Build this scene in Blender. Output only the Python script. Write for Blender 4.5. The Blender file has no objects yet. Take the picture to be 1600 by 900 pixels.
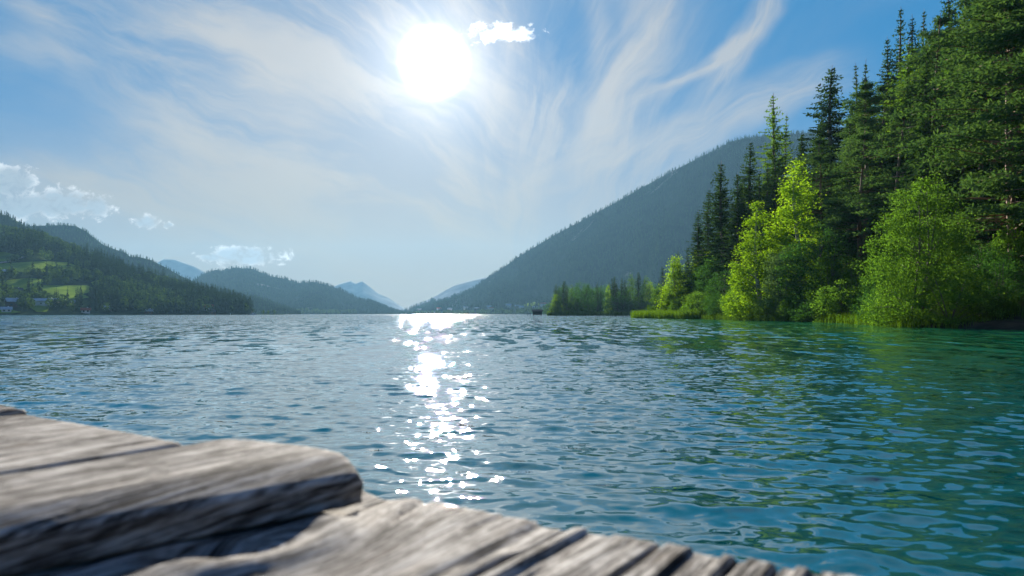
import bpy, math, random
import numpy as np
from mathutils import Vector

# ------------------------------------------------------------------ camera
F, HOR, CAMZ = 1067.0, 490.5, 0.8          # focal length and horizon in photo pixels, eye height over the water
scene = bpy.context.scene
col = scene.collection
R = math.radians

cam = bpy.data.cameras.new('camera')
cam.sensor_width = 36.0
cam.lens = 36.0 * F / 1600.0
cam.shift_y = (HOR - 450.0) / 1600.0
cam.clip_start, cam.clip_end = 0.05, 20000.0
cam.dof.use_dof = True
cam.dof.focus_distance = 9.0
cam.dof.aperture_fstop = 3.5
cam_o = bpy.data.objects.new('camera', cam)
cam_o.location = (0, 0, CAMZ)
cam_o.rotation_euler = (R(90), 0, 0)
col.objects.link(cam_o)
scene.camera = cam_o

# ------------------------------------------------------------------ exposure
scene.view_settings.view_transform = 'Standard'
scene.view_settings.look = 'None'
scene.view_settings.exposure = 1.55
scene.view_settings.gamma = 1.0
scene.cycles.max_bounces = 8
scene.cycles.diffuse_bounces = 3
scene.cycles.glossy_bounces = 3
scene.cycles.transmission_bounces = 4
scene.cycles.volume_bounces = 0
scene.cycles.transparent_max_bounces = 6
scene.cycles.caustics_reflective = False
scene.cycles.caustics_refractive = False
scene.cycles.sample_clamp_indirect = 4.0
scene.cycles.use_denoising = True

SUN_DIR = Vector(((678 - 800) / F, 1.0, (HOR - 98) / F)).normalized()
SUN_EL = math.asin(SUN_DIR.z)
SUN_AZ = math.atan2(SUN_DIR.x, SUN_DIR.y)   # from +Y towards +X


class NT:
    """small helper to write node graphs as expressions"""
    def __init__(s, tree):
        s.t = tree
        tree.nodes.clear()

    def n(s, typ, **kw):
        nd = s.t.nodes.new(typ)
        for k, v in kw.items():
            setattr(nd, k, v)
        return nd

    def put(s, sock, v):
        if isinstance(v, bpy.types.NodeSocket):
            s.t.links.new(v, sock)
        elif v is not None:
            if hasattr(sock.default_value, '__len__') and len(sock.default_value) == 4 and len(v) == 3:
                v = (*v, 1.0)
            sock.default_value = v

    def m(s, op, a, b=None, c=None, clamp=False):
        nd = s.n('ShaderNodeMath', operation=op, use_clamp=clamp)
        s.put(nd.inputs[0], a)
        if b is not None: s.put(nd.inputs[1], b)
        if c is not None: s.put(nd.inputs[2], c)
        return nd.outputs[0]

    def v(s, op, a, b=None, scale=None):
        nd = s.n('ShaderNodeVectorMath', operation=op)
        s.put(nd.inputs[0], a)
        if b is not None: s.put(nd.inputs[1], b)
        if scale is not None: s.put(nd.inputs['Scale'], scale)
        return nd.outputs['Value'] if op in ('DOT_PRODUCT', 'LENGTH', 'DISTANCE') else nd.outputs[0]

    def ss(s, x, lo, hi, to0=0.0, to1=1.0):
        nd = s.n('ShaderNodeMapRange', interpolation_type='SMOOTHSTEP')
        s.put(nd.inputs['Value'], x)
        nd.inputs['From Min'].default_value = lo
        nd.inputs['From Max'].default_value = hi
        nd.inputs['To Min'].default_value = to0
        nd.inputs['To Max'].default_value = to1
        return nd.outputs['Result']

    def noise(s, vec, scale=1.0, detail=4.0, rough=0.55, dist=0.0, lac=2.0):
        nd = s.n('ShaderNodeTexNoise')
        s.put(nd.inputs['Vector'], vec)
        nd.inputs['Scale'].default_value = scale
        nd.inputs['Detail'].default_value = detail
        nd.inputs['Roughness'].default_value = rough
        nd.inputs['Lacunarity'].default_value = lac
        nd.inputs['Distortion'].default_value = dist
        return nd.outputs['Fac'], nd.outputs['Color']

    def comb(s, x, y, z=0.0):
        nd = s.n('ShaderNodeCombineXYZ')
        s.put(nd.inputs[0], x); s.put(nd.inputs[1], y); s.put(nd.inputs[2], z)
        return nd.outputs[0]

    def sep(s, v):
        nd = s.n('ShaderNodeSeparateXYZ')
        s.put(nd.inputs[0], v)
        return nd.outputs[0], nd.outputs[1], nd.outputs[2]

    def mix(s, f, a, b, blend='MIX'):
        nd = s.n('ShaderNodeMix', data_type='RGBA', blend_type=blend)
        s.put(nd.inputs[0], f); s.put(nd.inputs[6], a); s.put(nd.inputs[7], b)
        return nd.outputs[2]

    def ramp(s, f, stops):
        nd = s.n('ShaderNodeValToRGB')
        s.put(nd.inputs[0], f)
        el = nd.color_ramp.elements
        while len(el) < len(stops):
            el.new(0.5)
        for e, (p, c) in zip(el, stops):
            e.position = p
            e.color = (*c, 1.0)
        return nd.outputs[0]

    def bsdf(s, **kw):
        nd = s.n('ShaderNodeBsdfPrincipled')
        for k, v in kw.items():
            s.put(nd.inputs[k.replace('_', ' ')], v)
        return nd.outputs[0]

    def out(s, shader):
        o = s.n('ShaderNodeOutputMaterial')
        s.t.links.new(shader, o.inputs['Surface'])


# ------------------------------------------------------------------ world: sky, cirrus, cumulus
world = bpy.data.worlds.new('World')
scene.world = world
world.use_nodes = True
world.cycles.sampling_method = 'MANUAL'
world.cycles.sample_map_resolution = 512
w = NT(world.node_tree)
D = w.v('NORMALIZE', w.n('ShaderNodeTexCoord').outputs['Generated'])
dx, dy, dz = w.sep(D)
sky = w.n('ShaderNodeTexSky', sky_type='NISHITA')
sky.sun_disc = False
sky.sun_elevation = SUN_EL
sky.sun_rotation = SUN_AZ
sky.altitude = 900
sky.air_density = 1.0
sky.dust_density = 0.6
sky.ozone_density = 3.0
cosang = w.v('DOT_PRODUCT', D, tuple(SUN_DIR))
ang = w.m('ARCCOSINE', w.m('MINIMUM', cosang, 0.999999))
angd = w.m('MULTIPLY', ang, 57.2958)
blue = w.mix(1.0, sky.outputs[0], (0.06, 0.40, 0.80), 'MULTIPLY')
blue = w.v('MINIMUM', blue, (0.02, 1.0, 2.5))     # keeps the clear sky between the clouds deep blue near the sun

# world directions towards the valley as a tangent plane, for clouds that stand over the lake
yc = w.m('MAXIMUM', dy, 0.03)
U = w.m('DIVIDE', dx, yc)
V = w.m('DIVIDE', dz, yc)
front = w.ss(dy, 0.05, 0.35)
W = w.comb(U, V, 0.0)
_, wc = w.noise(W, 3.5, 3.0)
warp = w.v('SCALE', w.v('SUBTRACT', wc, (0.5, 0.5, 0.5)), scale=0.11)
_, wc2 = w.noise(W, 15.0, 2.0)
warp2 = w.v('SCALE', w.v('SUBTRACT', wc2, (0.5, 0.5, 0.5)), scale=0.022)
WW = w.v('ADD', W, w.v('ADD', warp, warp2))


def uv(px, py):
    return ((px - 800) / F, (HOR - py) / F)


def streak_noise(dirx, diry, seed):
    L = math.hypot(dirx, diry); d = (dirx / L, diry / L)
    u = w.v('DOT_PRODUCT', WW, (d[0], d[1], 0)); v = w.v('DOT_PRODUCT', WW, (-d[1], d[0], 0))
    f, _ = w.noise(w.comb(w.m('MULTIPLY', u, 3.4), w.m('MULTIPLY', v, 24.0), seed), 1.0, 5.0, 0.62)
    return w.ss(f, 0.30, 0.70)


SN = [streak_noise(1, -0.36, 1.3), streak_noise(-0.5, -1, 7.7), streak_noise(-1, -0.5, 3.1)]


def stroke(x1, y1, x2, y2, wpx, amp, fam):
    a, b = uv(x1, y1), uv(x2, y2)
    L = math.hypot(b[0] - a[0], b[1] - a[1])
    d = ((b[0] - a[0]) / L, (b[1] - a[1]) / L)
    rel = w.v('SUBTRACT', WW, (a[0], a[1], 0))
    u = w.v('DOT_PRODUCT', rel, (d[0], d[1], 0))
    v = w.v('DOT_PRODUCT', rel, (-d[1], d[0], 0))
    wd = wpx / F
    across = w.ss(w.m('ABSOLUTE', v), 0.0, wd, 1.0, 0.0)
    ends = w.m('MULTIPLY', w.ss(u, -0.15 * L, 0.3 * L), w.ss(u, 0.7 * L, 1.15 * L, 1.0, 0.0))
    return w.m('MULTIPLY', w.m('MULTIPLY', across, ends), w.m('MULTIPLY', w.m('ADD', w.m('MULTIPLY', SN[fam], 0.85), 0.15), amp))


strokes = [
    (20, 10, 250, 110, 34, 1.0, 0), (-60, 65, 350, 190, 60, 0.7, 0), (20, 130, 540, 285, 30, 1.0, 0), (-60, 225, 330, 340, 70, 0.9, 0),
    (250, 265, 640, 400, 80, 0.8, 0), (180, -40, 520, 190, 95, 0.85, 0), (340, 100, 520, 210, 50, 0.75, 0),
    (1050, -50, 920, 250, 72, 1.2, 1), (1225, -50, 1075, 200, 40, 1.15, 1), (1160, 60, 980, 180, 20, 0.9, 2),
    (1340, 95, 950, 285, 52, 1.0, 2), (925, -30, 940, 140, 34, 0.6, 1), (1020, 200, 780, 310, 70, 0.8, 2),
]
cir = None
for st in strokes:
    k = stroke(*st)
    cir = k if cir is None else w.m('ADD', cir, k)
gc = uv(10, 180)
ge = w.v('MULTIPLY', w.v('SUBTRACT', WW, (gc[0], gc[1], 0)), (F / 190, F / 62, 0))
clear = w.ss(w.v('LENGTH', ge), 0.55, 1.7, 0.08, 1.0)        # a gap of clear sky at the left
cir = w.m('MULTIPLY', w.m('MULTIPLY', cir, front), w.m('MULTIPLY', clear, 0.85))
# thin cirrus all round the sky, streaked along the valley
zc = w.m('MAXIMUM', dz, 0.06)
ca, sa = math.cos(R(14)), math.sin(R(14))
pxs, pys = w.m('DIVIDE', dx, zc), w.m('DIVIDE', dy, zc)
along = w.m('ADD', w.m('MULTIPLY', pxs, sa), w.m('MULTIPLY', pys, ca))
acr = w.m('SUBTRACT', w.m('MULTIPLY', pxs, ca), w.m('MULTIPLY', pys, sa))
f1, _ = w.noise(w.comb(w.m('MULTIPLY', acr, 0.75), w.m('MULTIPLY', along, 0.2), 4.0), 1.0, 4.0, 0.6, 1.2)
wide = w.m('MULTIPLY', w.ss(f1, 0.42, 0.72), w.ss(dz, 0.35, 0.75, 0.10, 0.60))
# haze of ice crystals round the sun: only there does the thin veil scatter forward so strongly
# (seen from the jetty the streaks fan out from the far end of the valley)
def fan_noise(cx, cy, kphi, seed):
    fo = uv(cx, cy)
    fr = w.v('SUBTRACT', WW, (fo[0], fo[1], 0))
    fx_, fy_, _z = w.sep(fr)
    phi = w.m('ARCTAN2', fx_, w.m('MAXIMUM', fy_, 0.01))
    f_, _ = w.noise(w.comb(w.m('MULTIPLY', phi, kphi), w.m('MULTIPLY', w.v('LENGTH', fr), 2.4), seed), 1.0, 6.0, 0.66, 0.5)
    return f_


side = w.ss(U, -0.16, 0.14)
f2 = w.m('ADD', w.m('MULTIPLY', fan_noise(1300, 590, 11.0, 2.0), w.m('SUBTRACT', 1.0, side)), w.m('MULTIPLY', fan_noise(780, 620, 5.5, 6.0), side))
fan = w.ss(f2, 0.40, 0.66)
vc = uv(610, 235)
vd = Vector((vc[0], 1.0, vc[1])).normalized()
vang = w.m('MULTIPLY', w.m('ARCCOSINE', w.m('MINIMUM', w.v('DOT_PRODUCT', D, tuple(vd)), 0.999999)), 57.2958)
veil = w.m('MULTIPLY', w.m('POWER', 2.718, w.m('MULTIPLY', w.m('POWER', w.m('DIVIDE', vang, 18.5), 2.0), -1.0)),
           w.m('ADD', w.m('MULTIPLY', fan, 0.34), 0.66))
fanc = w.m('MULTIPLY', w.m('MULTIPLY', fan, front), w.ss(vang, 12.0, 31.0, 0.72, 0.0))
hc = uv(925, 45)
he = w.v('MULTIPLY', w.v('SUBTRACT', WW, (hc[0], hc[1], 0)), (F / 95, F / 110, 0))
veil = w.m('MULTIPLY', veil, w.ss(w.v('LENGTH', he), 0.3, 1.2, 0.25, 1.0))     # a gap of clear sky right of the sun
low = w.ss(dz, 0.02, 0.30, 0.92, 0.0)         # thick air towards the horizon
trans = w.m('MULTIPLY', w.m('SUBTRACT', 1.0, w.m('MINIMUM', cir, 0.85)), w.m('SUBTRACT', 1.0, wide))
trans = w.m('MULTIPLY', trans, w.m('SUBTRACT', 1.0, w.m('MULTIPLY', veil, 0.93)))
trans = w.m('MULTIPLY', trans, w.m('MULTIPLY', w.m('SUBTRACT', 1.0, low), w.m('SUBTRACT', 1.0, w.m('MULTIPLY', w.m('MULTIPLY', fanc, clear), w.ss(w.v('LENGTH', he), 0.3, 1.2, 0.3, 1.0)))))
cover = w.m('SUBTRACT', 1.0, trans)
ph = w.m('POWER', 2.718, w.m('MULTIPLY', w.m('DIVIDE', angd, 16.0), -1.0))
cbright = w.m('ADD', w.ss(dz, 0.0, 0.25, 2.0, 2.5), w.m('MULTIPLY', ph, 1.0))
ccol = w.v('SCALE', w.mix(w.ss(dz, 0.0, 0.30), (1.0, 0.80, 0.54), (1.0, 0.985, 0.97)), scale=cbright)
skyc = w.mix(cover, blue, ccol)

# cumulus
cums = [(18, 285, 44, 30), (95, 318, 70, 26), (30, 322, 60, 24), (150, 322, 26, 22), (229, 347, 24, 12), (262, 352, 10, 6),
        (383, 400, 62, 17), (330, 402, 22, 8), (772, 52, 50, 17), (815, 52, 34, 13)]
dens = None
fb, _ = w.noise(w.v('MULTIPLY', W, (38, 50, 1)), 1.0, 6.0, 0.66, 0.3)
fbm = w.m('MULTIPLY', w.m('SUBTRACT', fb, 0.5), 5.5)
for (cx, cy, rx, ry) in cums:
    c = uv(cx, cy)
    e = w.v('MULTIPLY', w.v('SUBTRACT', W, (c[0], c[1], 0)), (F / rx, F / ry, 0))
    q = w.m('SUBTRACT', 1.0, w.v('DOT_PRODUCT', e, e))
    dens = q if dens is None else w.m('MAXIMUM', dens, q)
qraw = dens
dens = w.m('ADD', w.m('MULTIPLY', w.m('MAXIMUM', dens, -2.0), 0.75), fbm)
cmask = w.m('MULTIPLY', w.ss(dens, -0.05, 0.95), front)
thick = w.ss(w.m('ADD', qraw, w.m('MULTIPLY', fbm, 0.35)), 0.15, 0.85)
rim = w.v('SCALE', (1.0, 1.0, 1.0), scale=w.m('ADD', 5.0, w.m('MULTIPLY', w.m('POWER', 2.718, w.m('DIVIDE', angd, -9.0)), 9.0)))
core = w.v('SCALE', (0.72, 0.80, 0.88), scale=w.m('ADD', 2.0, w.m('MULTIPLY', w.m('POWER', 2.718, w.m('DIVIDE', angd, -9.0)), 14.0)))
ccum = w.mix(w.m('MULTIPLY', thick, 0.9), rim, core)
skyc = w.mix(w.m('MULTIPLY', cmask, 0.95), skyc, ccum)
# the sun's own glare in that thin cloud
g1 = w.m('MULTIPLY', w.ss(angd, 0.3, 3.2, 1.0, 0.0), 20.0)
g2 = w.m('MULTIPLY', w.m('POWER', 2.718, w.m('MULTIPLY', w.m('POWER', w.m('DIVIDE', angd, 4.9), 2.0), -1.0)), 2.5)
g3 = w.m('MULTIPLY', w.m('POWER', 2.718, w.m('DIVIDE', angd, -7.0)), 1.0)
glare = w.v('SCALE', (1.0, 0.98, 0.95), scale=w.m('ADD', g1, w.m('ADD', g2, g3)))
skyc = w.v('ADD', skyc, glare)
bg = w.n('ShaderNodeBackground')
w.put(bg.inputs['Color'], skyc)
bg.inputs['Strength'].default_value = 0.068
wo = w.n('ShaderNodeOutputWorld')
w.t.links.new(bg.outputs[0], wo.inputs['Surface'])

# ------------------------------------------------------------------ sun
sun = bpy.data.lights.new('sun', 'SUN')
sun.energy = 5.0
sun.angle = R(0.53)
sun.color = (1.0, 0.93, 0.82)
sun_o = bpy.data.objects.new('sun', sun)
sun_o.rotation_euler = (-SUN_DIR).to_track_quat('-Z', 'Y').to_euler()
sun_o.location = (0, 0, 50)
col.objects.link(sun_o)

# ================================================================== helpers
rng = np.random.default_rng(7)


def vn(x, y, seed=0):
    """2-d value noise in 0..1"""
    x = np.asarray(x, float); y = np.asarray(y, float)
    xi = np.floor(x).astype(np.int64); yi = np.floor(y).astype(np.int64)
    fx = x - xi; fy = y - yi
    fx = fx * fx * (3 - 2 * fx); fy = fy * fy * (3 - 2 * fy)

    def h(a, b):
        k = (a * 374761393 + b * 668265263 + seed * 974711) & 0xffffffff
        k = ((k ^ (k >> 13)) * 1274126177) & 0xffffffff
        k = k ^ (k >> 16)
        return (k & 0xffff) / 65535.0
    return (h(xi, yi) * (1 - fx) + h(xi + 1, yi) * fx) * (1 - fy) + (h(xi, yi + 1) * (1 - fx) + h(xi + 1, yi + 1) * fx) * fy


def fbm2(x, y, seed=0, o=4, g=0.5):
    t = 0; a = 1; s = 0
    for i in range(o):
        t = t + a * vn(x * 2 ** i, y * 2 ** i, seed + i * 17); s += a; a *= g
    return t / s


def make_mesh(name, V_, F_, mat=None, smooth=False):
    me = bpy.data.meshes.new(name)
    V_ = np.asarray(V_, np.float32)
    if isinstance(F_, np.ndarray):
        k = F_.shape[1]
        me.vertices.add(len(V_)); me.vertices.foreach_set('co', V_.ravel())
        me.loops.add(F_.size); me.loops.foreach_set('vertex_index', F_.astype(np.int32).ravel())
        me.polygons.add(len(F_))
        me.polygons.foreach_set('loop_start', np.arange(0, F_.size, k, dtype=np.int32))
        me.polygons.foreach_set('loop_total', np.full(len(F_), k, np.int32))
        me.update(calc_edges=True)
    else:
        me.from_pydata(V_.tolist(), [], F_); me.update()
    if smooth:
        me.polygons.foreach_set('use_smooth', np.ones(len(me.polygons), bool))
    if mat: me.materials.append(mat)
    return me


def obj(name, me, parent=None, loc=None):
    o = bpy.data.objects.new(name, me)
    col.objects.link(o)
    if parent: o.parent = parent
    if loc is not None: o.location = loc
    return o


def tag(o, label=None, cat=None, group=None, kind=None):
    if label: o['label'] = label
    if cat: o['category'] = cat
    if group: o['group'] = group
    if kind: o['kind'] = kind
    return o


def mat(name, build):
    m = bpy.data.materials.new(name)
    m.use_nodes = True
    build(NT(m.node_tree))
    return m


class MB:
    """collects boxes, tubes and polygons into one mesh"""
    def __init__(s): s.v = []; s.f = []

    def add(s, vs, fs):
        b = len(s.v); s.v += [tuple(map(float, q)) for q in vs]; s.f += [tuple(b + i for i in f) for f in fs]

    def box(s, c, d, rz=0.0):
        cx, cy, cz = c; hx, hy, hz = d[0] / 2, d[1] / 2, d[2] / 2
        ca_, sa_ = math.cos(rz), math.sin(rz)
        vs = [(cx + x * ca_ - y * sa_, cy + x * sa_ + y * ca_, cz + z) for z in (-hz, hz) for x, y in ((-hx, -hy), (hx, -hy), (hx, hy), (-hx, hy))]
        s.add(vs, [(3, 2, 1, 0), (4, 5, 6, 7), (0, 1, 5, 4), (1, 2, 6, 5), (2, 3, 7, 6), (3, 0, 4, 7)])

    def tube(s, pts, rad, n=6):
        P = np.asarray(pts, float); k = len(P)
        T = np.gradient(P, axis=0); T /= np.linalg.norm(T, axis=1)[:, None] + 1e-9
        ref = np.array([0.31, 0.95, 0.05])
        A = np.cross(T, ref); A /= np.linalg.norm(A, axis=1)[:, None] + 1e-9
        B = np.cross(T, A)
        th = np.arange(n) * 2 * math.pi / n
        r = np.asarray(rad, float)
        ring = P[:, None] + r[:, None, None] * (np.cos(th)[None, :, None] * A[:, None] + np.sin(th)[None, :, None] * B[:, None])
        fs = [(i * n + j, i * n + (j + 1) % n, (i + 1) * n + (j + 1) % n, (i + 1) * n + j) for i in range(k - 1) for j in range(n)]
        fs.append(tuple(range(n - 1, -1, -1))); fs.append(tuple((k - 1) * n + j for j in range(n)))
        s.add(ring.reshape(-1, 3), fs)

    def mesh(s, name, m, smooth=False):
        return make_mesh(name, s.v, s.f, m, smooth)


# ================================================================== materials
def m_wood(t):
    uvn = t.n('ShaderNodeUVMap', uv_map='grain').outputs[0]
    rnd = t.n('ShaderNodeObjectInfo').outputs['Random']
    off = t.comb(t.m('MULTIPLY', rnd, 37.0), t.m('MULTIPLY', rnd, 91.0), 0.0)
    p = t.v('ADD', uvn, off)
    big, _ = t.noise(t.v('MULTIPLY', p, (5.0, 16.0, 1)), 1.0, 5.0, 0.6, 0.5)
    st, _ = t.noise(t.v('MULTIPLY', p, (5.0, 130.0, 1)), 1.0, 5.0, 0.7, 0.35)
    mot, _ = t.noise(t.v('MULTIPLY', p, (30.0, 75.0, 1)), 1.0, 4.0, 0.65, 0.5)
    fine, _ = t.noise(t.v('MULTIPLY', p, (40.0, 420.0, 1)), 1.0, 3.0, 0.6)
    crk, _ = t.noise(t.v('MULTIPLY', p, (2.2, 85.0, 1)), 1.0, 4.0, 0.6, 0.5)
    f = t.m('ADD', t.m('ADD', t.m('MULTIPLY', st, 0.52), t.m('MULTIPLY', mot, 0.20)), t.m('ADD', t.m('MULTIPLY', big, 0.35), t.m('MULTIPLY', fine, 0.22)))
    c = t.ramp(f, [(0.555, (0.014, 0.012, 0.011)), (0.612, (0.085, 0.076, 0.066)), (0.655, (0.25, 0.232, 0.206)), (0.73, (0.48, 0.455, 0.415))])
    tint, _ = t.noise(t.v('MULTIPLY', p, (9.0, 22.0, 1)), 1.0, 3.0)
    c = t.mix(t.ss(tint, 0.5, 0.75, 0.0, 0.25), c, (0.16, 0.115, 0.075))
    c = t.mix(t.ss(crk, 0.36, 0.41, 0.9, 0.0), c, (0.02, 0.018, 0.016))
    bump = t.n('ShaderNodeBump')
    bump.inputs['Strength'].default_value = 0.7
    bump.inputs['Distance'].default_value = 0.004
    t.put(bump.inputs['Height'], t.m('ADD', t.m('MULTIPLY', st, 0.7), t.m('ADD', t.m('MULTIPLY', fine, 0.3), t.ss(crk, 0.28, 0.4))))
    t.out(t.bsdf(Base_Color=c, Roughness=0.88, Specular_IOR_Level=0.12, Normal=bump.outputs[0]))


def m_water(t):
    g = t.n('ShaderNodeNewGeometry')
    pos = g.outputs['Position']
    px_, py_, pz_ = t.sep(pos)
    dist = t.v('LENGTH', pos)
    _, c1 = t.noise(t.v('MULTIPLY', pos, (8.0, 13.0, 1.0)), 1.0, 1.5, 0.5, 0.3)
    _, c2 = t.noise(t.v('MULTIPLY', pos, (2.2, 0.50, 1.0)), 1.0, 1.0, 0.5, 0.2)
    gust, _ = t.noise(t.v('MULTIPLY', pos, (0.02, 0.05, 1.0)), 1.0, 3.0, 0.55)
    k1 = t.m('ADD', t.ss(dist, 1.5, 7.0, 0.70, 0.74), t.ss(dist, 6.0, 22.0, 0.0, -0.64))
    k2 = t.ss(dist, 5.0, 22.0, 0.0, 0.85)
    vv = t.v('ADD', t.v('SCALE', t.v('SUBTRACT', c1, (0.5, 0.5, 0.5)), scale=k1),
             t.v('SCALE', t.v('SUBTRACT', c2, (0.5, 0.5, 0.5)), scale=k2))
    vv = t.v('SCALE', vv, scale=t.ss(gust, 0.3, 0.7, 0.6, 1.25))
    lean = t.comb(0.0, t.ss(dist, 12.0, 90.0, 0.0, -0.055), 0.0)      # unresolved wavelets far out turn their steeper side to the jetty
    N = t.v('NORMALIZE', t.v('ADD', t.v('ADD', g.outputs['Normal'], lean), t.v('MULTIPLY', vv, (1, 1, 0))))
    shallow = t.m('MULTIPLY', t.ss(px_, 0.5, 16.0), t.ss(py_, 90.0, 220.0, 1.0, 0.0))
    body = t.mix(shallow, (0.001, 0.066, 0.080), (0.001, 0.120, 0.066))
    # light coming back out of the depth does not care how a wavelet tilts: level normal for the body, rippled one for the mirror
    deep = t.n('ShaderNodeBsdfDiffuse'); t.put(deep.inputs['Color'], body); t.put(deep.inputs['Normal'], t.comb(0.0, 0.0, 1.0))
    mir = t.n('ShaderNodeBsdfGlossy'); t.put(mir.inputs['Color'], (1, 1, 1)); t.put(mir.inputs['Roughness'], t.ss(dist, 80, 600, 0.010, 0.05)); t.put(mir.inputs['Normal'], N)
    fr = t.n('ShaderNodeLayerWeight'); fr.inputs['Blend'].default_value = 0.5; t.put(fr.inputs['Normal'], N)
    mx = t.n('ShaderNodeMixShader'); t.put(mx.inputs[0], t.m('ADD', t.m('MULTIPLY', t.m('POWER', fr.outputs['Facing'], 2.9), 0.96), 0.03, clamp=True))
    t.t.links.new(deep.outputs[0], mx.inputs[1]); t.t.links.new(mir.outputs[0], mx.inputs[2])
    t.out(mx.outputs[0])


def leaf_mat(name, ca, cb, trans=0.45, spec=0.12, rough=0.6, hue=None):
    def b(t):
        g = t.n('ShaderNodeNewGeometry').outputs['Random Per Island']
        r = t.n('ShaderNodeObjectInfo').outputs['Random']
        c = t.mix(g, ca, cb)
        c = t.mix(t.m('MULTIPLY', r, 0.4), c, tuple(q * 0.62 for q in ca))
        dn = t.n('ShaderNodeBsdfDiffuse'); t.put(dn.inputs['Color'], c); d = dn.outputs[0]
        tr = t.n('ShaderNodeBsdfTranslucent')
        t.put(tr.inputs['Color'], t.mix(1.0, c, (1.08, 1.15, 0.5), 'MULTIPLY'))
        mx = t.n('ShaderNodeMixShader')
        mx.inputs[0].default_value = trans
        t.t.links.new(d, mx.inputs[1]); t.t.links.new(tr.outputs[0], mx.inputs[2])
        t.out(mx.outputs[0])
    return mat(name, b)


def bark(name, ca, cb, sc=(3, 3, 0.6)):
    def b(t):
        p = t.n('ShaderNodeTexCoord').outputs['Object']
        f, _ = t.noise(t.v('MULTIPLY', p, sc), 2.5, 5.0, 0.65)
        bump = t.n('ShaderNodeBump'); bump.inputs['Strength'].default_value = 0.5
        t.put(bump.inputs['Height'], f)
        t.out(t.bsdf(Base_Color=t.mix(t.ss(f, 0.35, 0.65), ca, cb), Roughness=0.85, Normal=bump.outputs[0]))
    return mat(name, b)


def plain(name, c, rough=0.7, var=0.35, sc=1.0, metal=0.0):
    def b(t):
        spec = 0.5 if rough < 0.35 else 0.0
        p = t.n('ShaderNodeTexCoord').outputs['Object']
        f, _ = t.noise(p, sc, 5.0, 0.6)
        t.out(t.bsdf(Base_Color=t.mix(t.ss(f, 0.3, 0.7), tuple(q * (1 - var) for q in c), tuple(min(1, q * (1 + var * .4)) for q in c)), Roughness=max(rough, .9) if spec == 0 else rough, Specular_IOR_Level=spec, Metallic=metal))
    return mat(name, b)


def ground_mat(name, ca, cb, cc, s1, s2, thr=(0.55, 0.7)):
    def b(t):
        p = t.n('ShaderNodeNewGeometry').outputs['Position']
        f, _ = t.noise(p, s1, 6.0, 0.6)
        h, _ = t.noise(t.v('MULTIPLY', p, (1, 1, 0.35)), s2, 5.0, 0.6, 0.5)
        c = t.mix(t.ss(f, 0.35, 0.65), ca, cb)
        c = t.mix(t.ss(h, *thr), c, cc)
        dn = t.n('ShaderNodeBsdfDiffuse'); t.put(dn.inputs['Color'], c); t.out(dn.outputs[0])
    return mat(name, b)


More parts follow.
